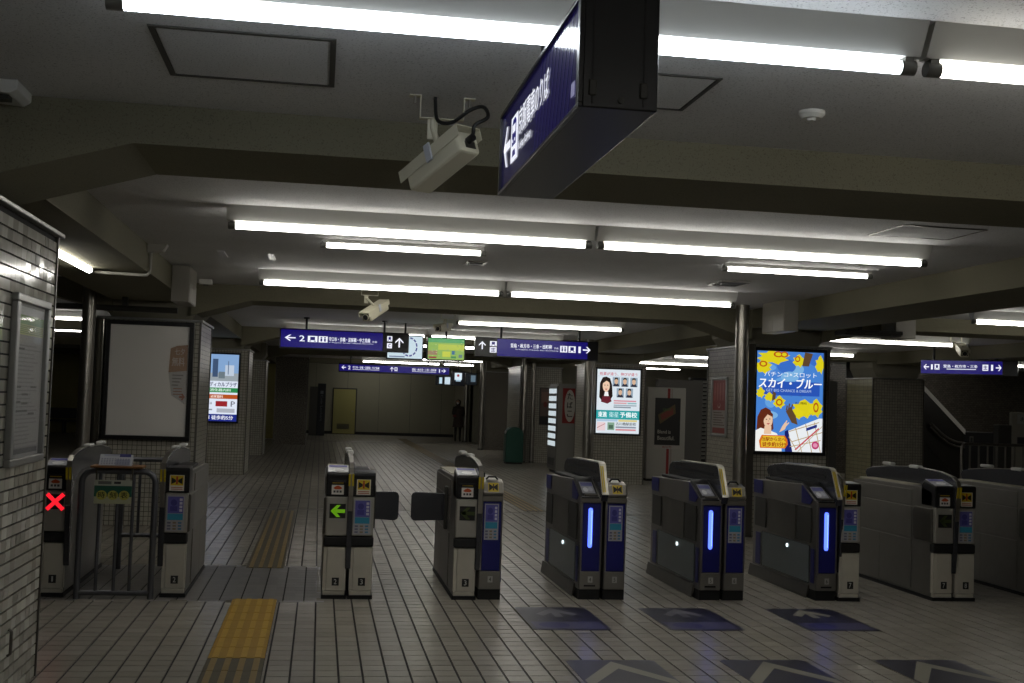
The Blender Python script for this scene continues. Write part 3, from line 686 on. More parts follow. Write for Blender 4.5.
p.rect(.12, .86, .58, 1.04, ink('9598a8'), 1); p.rect(.6, .78, .95, 1.08, ink('2c2c70'), 2); p.build('leaflet', T)
T = thing('timetable_sign', 'green and white hanging sign reading timetable below the shelf', 'sign', (-1.515, 9.39, .80))
MB().box(-1.652, -1.378, 9.385, 9.391, .722, .90).build('plate', mat('acrylic_sheet', 'b5b8b0', .2), T)
p = Panel((-1.652, 9.384, .722), (1, 0, 0), (0, 0, 1), .274, .178, .0008)
p.rect(0, 0, 1, 1, ink('b2b6a6'), 0); p.rect(0, .30, 1, .76, ink('1f5a48'), 1); p.rect(0, 0, 1, .3, ink('b4b696'), 1)
for k, ch in enumerate('時刻表'):
    p.disc(.2+.3*k, .36, .14, .2, ink('b9b552'), 2, 28); p.text(ch, .11+.3*k, .24, .29+.3*k, .50, ink('141a14'), 3, .03)
p.rect(.1, .82, .45, .95, ink('6a6c66'), 1); p.rect(.52, .84, .7, .94, ink('3c3c3a'), 1); p.build('print', T)

# ------------------------------------------------------------------ poster case on the left wall
T = thing('poster_case', 'narrow aluminium timetable case on the left tiled wall', 'poster case', (-1.489, 6.38, 1.6))
xw = -1.489
for nm, b in (('frame_top', (6.03, 6.735, 2.005, 2.045)), ('frame_bottom', (6.03, 6.735, 1.195, 1.235)), ('frame_side', (6.03, 6.085, 1.235, 2.005)), ('frame_side', (6.68, 6.735, 1.235, 2.005))):
    MB().box(xw, xw+.035, *b).build(nm, M_ALU, T, bevel=.006)
MB().box(xw, xw+.012, 6.085, 6.68, 1.235, 2.005).build('backing', mat('case_white', 'a9a9a6', .5), T)
p = Panel((xw+.0125, 6.09, 1.24), (0, 1, 0), (0, 0, 1), .585, .76, .001)
# seen from the right: +Y runs to the right, so letters read the right way round
p.rect(.06, .80, .97, .985, ink('d6d88a'), 1); p.rect(.06, .93, .97, .985, ink('e2e6e6'), 2); p.rect(.06, .87, .97, .93, ink('8fb56a'), 2)
for k in range(5): p.rect(.08, .81+k*.012, .95, .814+k*.012, ink('5f8a4a'), 3)
for k in range(26): p.rect(.08, .05+.027*k, .08+random.uniform(.5, .86), .06+.027*k, ink('8a8a88'), 1)
for k, (a, b) in enumerate(((.1, .70), (.05, .45), (.6, .45), (.3, .40), (.05, .35), (.3, .34), (.1, .29), (.3, .29), (.55, .27))): p.rect(a, b, a+.22, b+.014, ink('3a3a3a'), 2)
p.rect(.05, .015, .95, .05, ink('3c3c46'), 2); p.build('timetable_sheet', T)
MB().box(xw+.016, xw+.02, 6.08, 6.69, 1.23, 2.01).build('glass', mat('case_glass', 'ffffff', .03, alpha=.12), T)

# ------------------------------------------------------------------ lightboxes on the columns
def lightbox(name, label, cat, x0, x1, z0, z1, y, depth=.06, frame=.04, back=None):
    T = thing(name, label, cat, ((x0+x1)/2, y, z0))
    for nm, b in (('frame_top', (x0, x1, z1-frame, z1)), ('frame_bottom', (x0, x1, z0, z0+frame)), ('frame_side', (x0, x0+frame, z0+frame, z1-frame)), ('frame_side', (x1-frame, x1, z0+frame, z1-frame))):
        MB().box(b[0], b[1], y-depth, y, b[2], b[3]).build(nm, M_BLACK, T, bevel=.004)
    MB().box(x0+frame, x1-frame, y-depth*.6, y, z0+frame, z1-frame).build('light_panel', back or lit('e8f2ff', .9), T)
    p = Panel((x0+frame, y-depth*.6-.001, z0+frame), (1, 0, 0), (0, 0, 1), x1-x0-2*frame, z1-z0-2*frame, .0012); p.clip = True
    return T, p

# blank case with one curling notice
T, p = lightbox('poster_case', 'black framed blank grey poster case on the left column', 'poster case', -2.49, -1.495, 1.0, 2.39, 14.45, .07, .05, mat('blank_backing', 'efece6', .25, spec=.6))
p.poly([(.765, .80), (.85, .825), (.985, .835), (.985, .60), (.75, .58)], mat('notice_tan', 'a5805f', .5), 1)
p.poly([(.75, .58), (.985, .60), (.975, .29), (.90, .33), (.80, .37)], mat('notice_white', 'bdbab6', .5), 1)
p.text('七夕', .82, .74, .95, .80, ink('d6cdc2'), 2, .02); p.text('無料', .79, .64, .95, .72, ink('d6cdc2'), 2, .02)
for k in range(4): p.rect(.80, .55-.03*k, .94-.02*k, .562-.03*k, ink('8a8582'), 2)
for k in range(3): p.rect(.82, .43-.025*k, .93, .438-.025*k, ink('a06a58'), 2)
p.arrow(.9, .33, .975, .39, ink('b0705a'), 'R', .35, 2); p.build('notice', T)
p2 = Panel((-2.44, 14.45-.047, 1.05), (1, 0, 0), (0, 0, 1), .895, 1.29, .001)
MB().box(-2.44, -1.545, 14.385, 14.389, 1.05, 2.34).build('glass', mat('case_glass2', 'ffffff', .02, alpha=.06, spec=.8), T)

# sky-blue poster
T, p = lightbox('lightbox_poster', 'backlit sky-blue poster with yellow splashes on the right column', 'poster', 5.412, 6.395, 1.035, 2.39, 14.45, .07, .042, lit('4f8fe6', .85))
random.seed(11)
for k in range(9): p.disc(random.uniform(.05, .95), random.uniform(.35, .95), random.uniform(.08, .2), random.uniform(.04, .09), lit(('6fb0f4', '3f78d8', '86c2f6')[k % 3], .85), .5+.01*k)
p.rect(.1, .56, .95, .70, lit('2f5fcc', .8), .8)
def blob(cx, cy, rx, ry, m, lay, n=16, jag=.35):
    p.poly([(min(1, max(0, cx+rx*(1-jag*(i % 2))*math.cos(2*math.pi*i/n+.3))), min(1, max(0, cy+ry*(1-jag*((i*7) % 3)/2)*math.sin(2*math.pi*i/n+.3)))) for i in range(n)], m, lay)
YL = lit('f0e020', .85); YD = lit('d2b818', .8); BR = lit('7a5a3c', .6); SK = lit('f6cfae', .9)
for a in ((.25, .94, .26, .08), (.1, .84, .14, .08), (.63, .91, .1, .07), (.95, .88, .08, .1), (.35, .49, .1, .07), (.72, .43, .2, .1), (.9, .44, .12, .1), (.07, .58, .07, .06), (.2, .54, .08, .05), (.62, .38, .12, .06)): blob(*a, YL, 1.2)
for a in ((.32, .97, .07, .03), (.41, .97, .06, .03), (.10, .87, .06, .03), (.61, .93, .04, .03), (.35, .49, .05, .035), (.9, .45, .04, .05)): p.disc(*a, lit('d0651c', .8), 1.5); p.disc(a[0], a[1], a[2]*.6, a[3]*.6, YL, 1.6)
p.poly([(.68, .86), (.78, .86), (.84, .99), (.72, 1.0)], BR, 1.7); p.poly([(.45, .40), (.52, .45), (.60, .36), (.63, .27), (.54, .29)], BR, 1.7); p.poly([(.24, .50), (.29, .52), (.30, .58), (.25, .60)], BR, 1.7)
for a in ((.46, .41, .47, .46), (.49, .42, .505, .48), (.53, .42, .55, .475)): p.line([(a[0], a[1]), (a[2], a[3])], .014, BR, 1.75)
p.text('パチンコ×スロット', .12, .745, .9, .795, lit('eef6ff', 1), 3, .02); p.text('スカイ・ブルー', .04, .635, .97, .735, lit('ffffff', 1.05), 3, .05, .12)
p.text('GET BIG CHANCE & DREAM', .15, .595, .82, .622, lit('b9d0f4', .9), 3, .01); p.text('北口階段', .58, .475, .76, .50, lit('3a3418', .6), 3, .02)
# map, bubble and the woman's portrait
p.poly([(.47, .20), (.95, .34), (1, .34), (1, 0), (.45, 0)], lit('eef2f6', 1), 2)
p.poly([(.45, 0), (.56, .0), (.49, .22), (.44, .20)], lit('20287c', .7), 2.1)
for a, b, c, d in ((.5, .2, .95, .30), (.55, .10, 1, .2), (.6, .24, .7, 0), (.75, .28, .85, 0), (.52, .05, .98, .12), (.88, .3, .98, .0), (.5, .15, .62, .02), (.64, 0, 1, .26)): p.line([(a, b), (c, d)], .008, lit('c8a874', .85), 2.4)
p.line([(.6, .02), (.95, .24)], .014, lit('d64a5a', .85), 2.5); p.poly([(.76, .21), (.92, .25), (.92, .28), (.76, .24)], lit('2c3c9c', .7), 2.6); p.disc(.9, .07, .055, .04, lit('d63c7c', .8), 2.6); p.disc(.9, .07, .035, .022, lit('f0a0c0', .9), 2.7)
HR = lit('7a3620', .65)
p.poly([(.02, .20), (.03, .34), (.08, .41), (.15, .435), (.22, .41), (.26, .34), (.27, .22), (.2, .18), (.08, .18)], HR, 2.2)
p.poly([(0, 0), (0, .2), (.08, .23), (.2, .21), (.32, .18), (.4, .1), (.4, 0)], lit('f4f4f0', 1), 2.3)
p.poly([(.13, .17), (.24, .17), (.24, .25), (.14, .25)], SK, 2.4); p.disc(.19, .31, .068, .075, SK, 2.5, 24); p.poly([(.11, .39), (.2, .405), (.26, .37), (.26, .34), (.18, .365), (.13, .32), (.11, .25)], HR, 2.6)
p.disc(.165, .315, .010, .005, lit('3c2018', .5), 2.7); p.disc(.215, .32, .010, .005, lit('3c2018', .5), 2.7); p.poly([(.165, .275), (.22, .28), (.195, .262)], lit('d0505a', .8), 2.7); p.line([(.192, .308), (.197, .292)], .004, lit('d0a080', .8), 2.7)
p.poly([(.36, .19), (.44, .22), (.48, .28), (.44, .29), (.40, .25)], SK, 2.7)
for a in ((.44, .27, .47, .31), (.46, .26, .50, .29)): p.line([a[:2], a[2:]], .012, SK, 2.75)
p.poly([(.08, .03), (.45, .03), (.49, .07), (.48, .12), (.44, .16), (.10, .16), (.06, .10)], lit('e8781c', .85), 3); p.poly([(.10, .04), (.44, .04), (.465, .08), (.43, .15), (.12, .15), (.09, .09)], lit('f4c832', .9), 3.1)
p.text('当駅から北へ', .11, .10, .45, .14, lit('a01c10', .75), 4, .04); p.text('徒歩約3分!!', .11, .045, .46, .092, lit('b01c10', .75), 4, .05)
p.build('print', T)

# portrait poster
T, p = lightbox('lightbox_poster', 'backlit pale poster with rows of small portraits on the middle column', 'poster', 5.455, 6.42, .985, 2.34, 23.4, .06, .035, lit('e4eef6', .95))
p.text('授業が違う、伸びが違う', .06, .905, .93, .955, lit('d8405a', .85), 2, .02); p.rect(.02, .89, .98, .895, lit('c0d8ee', .9), 1)
HB = lit('2c1c18', .5)
p.poly([(.06, .56), (.07, .78), (.13, .87), (.21, .885), (.30, .86), (.35, .76), (.37, .58), (.28, .48), (.14, .49)], HB, 1.2); p.poly([(.10, .49), (.14, .58), (.22, .60), (.31, .57), (.35, .50), (.25, .46)], lit('7c2838', .65), 1.4); p.poly([(.17, .58), (.28, .58), (.26, .65), (.19, .65)], lit('f4f4f4', 1), 1.5)
p.disc(.215, .74, .082, .095, lit('f4d0b4', .95), 1.6, 24); p.poly([(.12, .82), (.21, .865), (.31, .82), (.30, .79), (.22, .82), (.14, .78)], HB, 1.7)
for x in (.185, .25): p.disc(x, .75, .012, .007, HB, 1.8)
p.poly([(.18, .695), (.25, .695), (.215, .675)], lit('d05060', .8), 1.8)
for x, y in ((.36, .735), (.56, .735), (.77, .735), (.46, .565), (.67, .565)):
    p.rect(x, y, x+.17, y+.145, lit('9fb4c6', .85), 1); p.poly([(x+.01, y), (x+.16, y), (x+.13, y+.045), (x+.04, y+.045)], lit('34384c', .6), 1.2); p.disc(x+.085, y+.085, .042, .05, lit('e4bc9c', .9), 1.3); p.poly([(x+.04, y+.10), (x+.055, y+.14), (x+.115, y+.14), (x+.13, y+.10), (x+.085, y+.12)], HB, 1.4)
for k, (a, b, c, cc) in enumerate(((.4, .5, .92, 'e090a0'), (.4, .465, .7, 'e0a0a8'), (.72, .465, .93, '90c4c8'), (.4, .43, .93, 'a8b8c4'), (.4, .40, .8, '8c98a4'))): p.rect(a, b, c, b+.02, lit(cc, .9), 1)
p.rect(0, .22, 1, .36, lit('2fb4b8', .8), 1); p.text('東進', .05, .25, .25, .335, lit('f4ffff', 1.05), 2, .05); p.text('衛星', .30, .25, .52, .335, lit('c6eef0', 1), 2, .02); p.text('予備校', .55, .25, .95, .335, lit('f4ffff', 1.05), 2, .05)
p.rect(.02, .185, .5, .215, lit('b8d4ee', .9), 1); p.rect(.52, .185, .95, .215, lit('e8d890', .9), 1)
p.rect(.03, .04, .22, .17, lit('f0d8dc', .95), 1); p.line([(.03, .08), (.22, .15)], .01, lit('c88', .8) if False else lit('cc8888', .85), 2); p.rect(.27, .05, .43, .17, lit('90b49c', .85), 1); p.rect(.30, .07, .40, .13, lit('5c7c68', .7), 2)
p.text('古川橋駅前校', .46, .125, .93, .175, lit('2c2c38', .5), 2, .02); p.rect(.46, .085, .93, .11, lit('98a0b0', .85), 1); p.rect(.46, .045, .93, .07, lit('e09098', .9), 1); p.build('print', T)

# clinic poster
T, p = lightbox('lightbox_poster', 'backlit clinic poster with green and orange bands on the left', 'poster', -2.46, -1.545, .985, 2.345, 23.6, .06, .035, lit('e8f0ff', .95))
p.rect(.0, .60, 1, 1, lit('8fb4e2', .85), 1); p.rect(.0, .60, 1, .72, lit('a9b4bc', .8), 1.1); p.rect(.42, .66, .54, .93, lit('4c6488', .7), 1.3); p.rect(.7, .68, .9, .84, lit('c4d2e4', .95), 1.3); p.rect(.76, .70, .78, .9, lit('6c84a4', .8), 1.4); p.rect(.56, .64, .7, .74, lit('7c8c96', .75), 1.4)
p.text('古川橋メディカルプラザ', .02, .515, .97, .585, lit('24307c', .6), 2, .04); p.rect(0, .43, 1, .50, lit('2f9c58', .75), 1); p.text('内科・消化器内科', .1, .445, .85, .488, lit('e6ffee', 1), 2, .03)
p.rect(0, .335, 1, .40, lit('cc5c24', .8), 1); p.text('泌尿器科', .40, .348, .68, .388, lit('fff0e6', 1), 2, .03)
p.text('循環器科', .06, .245, .44, .285, lit('30304c', .5), 2, .02); p.rect(.52, .22, .78, .30, lit('b02c34', .75), 1); p.text('P', .86, .22, .95, .30, lit('6c6c7c', .6), 2, .02); p.rect(.1, .16, .45, .18, lit('9098a8', .85), 1); p.rect(.55, .13, .95, .19, lit('b8bcc8', .9), 1)
p.rect(0, 0, 1, .105, lit('24349c', .7), 1); p.text('電車 徒歩約5分', .2, .022, .92, .085, lit('f4f6ff', 1.05), 2, .04); p.build('print', T)

# framed red notice on the side of the right column
T = thing('wall_notice', 'framed red notice on the side of the right tiled column', 'notice', (5.37, 15.52, 1.6))
xs = 5.37
for nm, b in (('frame_top', (15.2, 15.84, 1.985, 2.02)), ('frame_bottom', (15.2, 15.84, 1.21, 1.245)), ('frame_side', (15.2, 15.24, 1.245, 1.985)), ('frame_side', (15.80, 15.84, 1.245, 1.985))): MB().box(xs-.03, xs, *b).build(nm, M_ALU, T, bevel=.005)
MB().box(xs-.012, xs, 15.24, 15.80, 1.245, 1.985).build('backing', mat('notice_board', 'a49c94', .5), T)
p = Panel((xs-.0125, 15.80, 1.245), (0, -1, 0), (0, 0, 1), .56, .74, .001); p.rect(.04, .44, .96, .99, ink('8c2a20'), 1); p.rect(.04, .02, .96, .12, ink('8c3428'), 1)
for k in range(4): p.text('マナー向上', .12+.2*k, .62, .26+.2*k, .94, ink('c07a6c'), 2) if k == 9 else p.rect(.14+.2*k, .62, .22+.2*k, .94, ink('a8564a'), 2)
p.disc(.5, .53, .1, .05, ink('c9a49a'), 2); p.disc(.5, .54, .08, .04, ink('8c2a20'), 3)
for k in range(6): p.rect(.1, .16+.045*k, .9-.1*(k % 3), .18+.045*k, ink('6c5c54'), 2)
p.build('sheet', T)

# ------------------------------------------------------------------ hanging signs
M_SIGNK = mat('sign_black', '0d0d11', .3, spec=.5)
SB = lit('2416a0', .38); SW = lit('f2f4ff', 1.05); SBL = lit('3a2cc0', .6)
T = thing('hanging_sign', 'big black hanging sign in front with lit navy face and left arrow', 'sign', (.705, 3.5, 2.475))
x0, x1, y0, y1, z0, z1 = .6, .805, 2.835, 4.175, 2.33, 2.62
MB().box(x0+.006, x1-.006, y0, y1, z0, z1).build('case', M_SIGNK, T, bevel=.004)
for nm, b in (('frame_top', (y0, y1, z1-.012, z1)), ('frame_bottom', (y0, y1, z0, z0+.012)), ('frame_end', (y0, y0+.03, z0+.012, z1-.012)), ('frame_end', (y1-.012, y1, z0+.012, z1-.012))): MB().box(x0-.004, x0+.008, *b).build(nm, M_SIGNK, T, bevel=.002)
p = Panel((x0+.0055, y1-.012, z0+.012), (0, -1, 0), (0, 0, 1), y1-y0-.042, z1-z0-.024, .001)
p.rect(0, 0, 1, 1, mat('sign_face', '0c0a30', .14, emit=.06, ecol='2a1c9c', spec=.25), 0)
for k in range(14): p.poly([(.50+.042*k, 0), (.515+.042*k, 0), (.595+.042*k if .595+.042*k < 1 else 1, 1), (.58+.042*k if .58+.042*k < 1 else 1, 1)], mat('sign_stripe', '15104c', .15, emit=.10, ecol='3424b0'), .5) if .52+.042*k < .93 else None
p.arrow(.04, .25, .15, .78, SW, 'L', .2, 2)
p.rect(.165, .22, .27, .80, SW, 2); p.poly([(.185, .42), (.25, .42), (.25, .70), (.235, .76), (.20, .76), (.185, .70)], SB, 3); p.rect(.195, .58, .24, .68, SW, 4); p.rect(.195, .46, .207, .50, SW, 4); p.rect(.228, .46, .24, .50, SW, 4); p.poly([(.19, .28), (.245, .28), (.235, .36), (.20, .36)], SB, 3)
p.text('京阪電車のりば', .29, .46, .68, .80, SW, 3, .03); p.text('Keihan Railway', .295, .24, .47, .38, SW, 3, .02); p.rect(.93, .14, .965, .28, lit('9a9ac0', .6), 3); p.build('sign_face', T)
for x in (x0+.03, x1-.045):
    MB().box(x, x+.004, y0-.002, y0+.001, z0+.01, z1-.01).build('end_seam', M_BLACKM, T)
    MB().box(x-.008, x+.012, y0-.006, y0+.002, z0+.03, z0+.07).build('hinge', M_DGREY, T, bevel=.003)
MB().tube([(x0+.105, y0-.004, z0+.022), (x0+.105, y0+.002, z0+.022)], .008).build('lock', M_DGREY, T)
for y in (3.1, 3.9): MB().tube([(.705, y, z1-.01), (.705, y, ZC)], .018).build('hanger', M_BLACK, T, smooth=True)

def hang_sign(label, x0, x1, z0, z1, y, posts, drawf, lx=None):
    T = thing('hanging_sign', label, 'sign', ((x0+x1)/2, y, z0))
    MB().box(x0, x1, y, y+.16, z0, z1).build('case', M_SIGNK, T, bevel=.005)
    for x in posts:
        MB().tube([(x, y+.08, z1-.01), (x, y+.08, ZC)], .02).build('hanger', M_BLACK, T, smooth=True); MB().tube([(x, y+.08, ZC-.025), (x, y+.08, ZC)], .05).build('hanger_plate', M_BLACK, T)
    p = Panel((x0+.02, y-.001, z0+.02), (1, 0, 0), (0, 0, 1), x1-x0-.04, z1-z0-.04, .0015); drawf(p); p.build('sign_face', T); return T
def icon(p, x0, y0, x1, y1, k):
    p.rect(x0, y0, x1, y1, SW, 2); w, h = x1-x0, y1-y0
    def R(a, b, c, d): p.rect(x0+a*w, y0+b*h, x0+c*w, y0+d*h, SB, 3)
    if k == 0: R(.25, .3, .75, .85); R(.15, .1, .35, .22); R(.65, .1, .85, .22)
    elif k == 1:
        for i in range(3): R(.15, .15+.27*i, .85, .27+.27*i)
        R(.45, .15, .55, .85)
    elif k == 2: R(.2, .15, .4, .65); R(.6, .15, .8, .65); R(.2, .72, .4, .88); R(.6, .72, .8, .88)
    else: R(.3, .2, .42, .8); R(.42, .68, .75, .8); R(.42, .2, .75, .32)
def drawA(p):
    p.rect(0, 0, .80, 1, SB, .5); p.arrow(.03, .36, .115, .70, SW, 'L', .2, 2); p.text('2', .145, .35, .185, .68, SW, 2, .05)
    icon(p, .21, .33, .285, .68, 0); icon(p, .295, .33, .365, .68, 2)
    p.text('守口市・京橋・淀屋橋・中之島線', .375, .42, .70, .66, SW, 2, .03); p.text('方面', .715, .43, .755, .53, SW, 2, .01); p.text('for Moriguchishi, Kyobashi, Yodoyabashi, Nakanoshima', .375, .31, .725, .38, SW, 2)
    icon(p, .835, .55, .875, .85, 0); icon(p, .835, .15, .875, .45, 3); p.arrow(.90, .22, .965, .78, SW, 'U', .18, 2)
def drawB(p):
    p.rect(.17, 0, .92, 1, SB, .5); p.arrow(.02, .35, .075, .82, SW, 'U', .18, 2); icon(p, .11, .56, .165, .85, 0); icon(p, .11, .18, .165, .5, 1)
    p.text('萱島・枚方市・三条・出町柳', .28, .52, .62, .76, SW, 2, .03); p.text('方面', .64, .53, .675, .63, SW, 2, .01); p.text('for Kayashima, Hirakatashi, Sanjo, Demachiyanagi', .32, .38, .675, .46, SW, 2)
    icon(p, .69, .36, .75, .74, 2); icon(p, .76, .36, .82, .74, 0); p.text('1', .843, .36, .862, .74, SW, 2, .015); p.arrow(.88, .36, .945, .74, SW, 'R', .2, 2)
def drawC(p):
    p.rect(0, .1, 1, .9, SB, .5); p.arrow(.02, .3, .06, .75, SW, 'L', .2, 2); p.text('2', .08, .3, .10, .75, SW, 2, .04)
    p.text('守口市・京橋・淀屋橋・中之島線', .12, .42, .36, .72, SW, 2, .02); p.rect(.12, .3, .36, .34, SW, 2); icon(p, .50, .3, .525, .75, 0); p.arrow(.46, .25, .49, .8, SW, 'U', .18, 2)
    p.text('萱島・枚方市・三条・出町柳', .66, .42, .88, .72, SW, 2, .02); p.rect(.66, .3, .88, .34, SW, 2); p.text('1', .907, .3, .915, .75, SW, 2); p.arrow(.93, .3, .97, .75, SW, 'R', .2, 2)
hang_sign('hanging navy sign pointing left to platform two', -.70, 1.43, 2.345, 2.675, 19.9, (-.27, 1.02), drawA)
hang_sign('hanging navy sign pointing right to platform one', 2.55, 4.68, 2.335, 2.665, 19.9, (3.0, 4.36), drawB)
hang_sign('small far navy sign with arrows both ways before the bare wall', .51, 3.86, 2.29, 2.575, 36, (.87, 3.2), drawC)
def drawR(p):
    p.rect(0, 0, 1, 1, SB, .5); p.arrow(.03, .3, .10, .7, SW, 'L', .2, 2); p.text('1', .125, .3, .148, .7, SW, 2); icon(p, .17, .3, .23, .72, 0)
    p.text('萱島・枚方市・三条', .28, .46, .70, .70, SW, 2, .03); p.rect(.32, .33, .68, .38, SW, 2); icon(p, .76, .28, .83, .74, 1); p.text('1', .863, .28, .888, .74, SW, 2); p.arrow(.92, .28, .99, .74, SW, 'R', .2, 2)
# turned sign by the escalator
a = math.radians(-34); T = thing('hanging_sign', 'lit navy sign hanging beside the escalator at the right', 'sign', (11.27, 19.6, 2.335), None, (0, 0, a))
MB().box(-.72, .90, 0, .16, 0, .27).build('case', M_SIGNK, T, bevel=.005, local=True)
for x in (-.5, .55): MB().tube([(x, .08, .26), (x, .08, ZC-2.32)], .022).build('hanger', M_BLACK, T, smooth=True, local=True)
p = Panel((-.71, -.001, .02), (1, 0, 0), (0, 0, 1), 1.36, .23, .0015); drawR(p); p.build('sign_face', T, True)

# map screens between the signs
def screen(label, x0, x1, z0, z1, y, draw, post=True):
    T = thing('information_screen', label, 'screen', ((x0+x1)/2, y, z0))
    MB().box(x0-.02, x1+.02, y, y+.1, z0-.02, z1+.02).build('case', M_BLACK, T, bevel=.006)
    if post: MB().tube([((x0+x1)/2, y+.06, z1), ((x0+x1)/2, y+.06, ZC)], .018).build('hanger', M_BLACK, T)
    p = Panel((x0, y-.001, z0), (1, 0, 0), (0, 0, 1), x1-x0, z1-z0, .0012); draw(p); p.build('display', T); return T
def ring(p):
    p.rect(0, 0, 1, 1, lit('cfe4ee', .95), 0); p.disc(.62, .52, .24, .44, lit('4a54a0', .7), 1, 32); p.disc(.62, .52, .20, .37, lit('cfe4ee', .95), 2, 32)
    for k in range(12): p.disc(.62+.22*math.cos(k*.52), .52+.405*math.sin(k*.52), .02, .03, lit('e8f0f8', 1), 3, 8)
    p.rect(.05, .04, .5, .1, lit('8090b0', .8), 1)
def gmap(p):
    p.rect(0, 0, 1, 1, lit('9cc85c', .75), 0); p.rect(0, .8, 1, 1, lit('5cb470', .75), 1); p.rect(.28, .45, 1, .72, lit('c4d44c', .8), 1); p.rect(.0, .2, .26, .4, lit('b08c6c', .7), 2); p.rect(.02, .04, .24, .12, lit('a83c3c', .7), 2)
    p.rect(.4, .12, .62, .38, lit('d0d848', .85), 2); p.rect(.66, .24, .74, .42, lit('3c78a0', .7), 2); p.rect(.64, .06, .78, .16, lit('4c9c5c', .7), 2); p.rect(.85, .1, .95, .25, lit('6c8c94', .7), 2)
    for k in range(30): p.rect(random.uniform(.02, .95), random.uniform(.45, .95), 0, 0, SW, 2) if False else p.disc(random.uniform(.04, .96), random.uniform(.1, .92), .015, .015, lit(('e0e8a0', '6c9c58', '7ca4a0')[k % 3], .8), 3, 6)
screen('ring diagram screen half hidden by the platform two sign', 1.10, 1.69, 2.265, 2.645, 20.3, ring)
screen('green and yellow area map screen between the two signs', 1.78, 2.40, 2.27, 2.625, 20.2, gmap)
def scr1(p): p.rect(0, 0, 1, 1, lit('0c1018', .4), 0); p.rect(.22, .1, .42, .85, lit('c8e4f4', .9), 1); p.rect(.6, .05, .98, .9, lit('d4e8f4', .9), 1)
def scr2(p): p.rect(0, 0, 1, 1, lit('0c1018', .4), 0); p.rect(.2, .42, .78, .95, lit('e0f0fa', .95), 1); p.rect(.3, .3, .7, .42, lit('b0d0e4', .8), 1); p.disc(.48, .75, .1, .1, lit('b03040', .7), 2)
def scr3(p): p.rect(0, 0, 1, 1, lit('1c2228', .4), 0); p.rect(.45, .25, .9, .85, lit('7890a0', .6), 1)
screen('small far screen with two bright panes, left of three', 3.55, 4.0, 2.04, 2.30, 37, scr1)
screen('small far screen with red dot, middle of three', 4.05, 4.44, 2.03, 2.44, 37, scr2)
screen('dim far screen, right of three', 4.49, 4.82, 2.07, 2.41, 37, scr3)

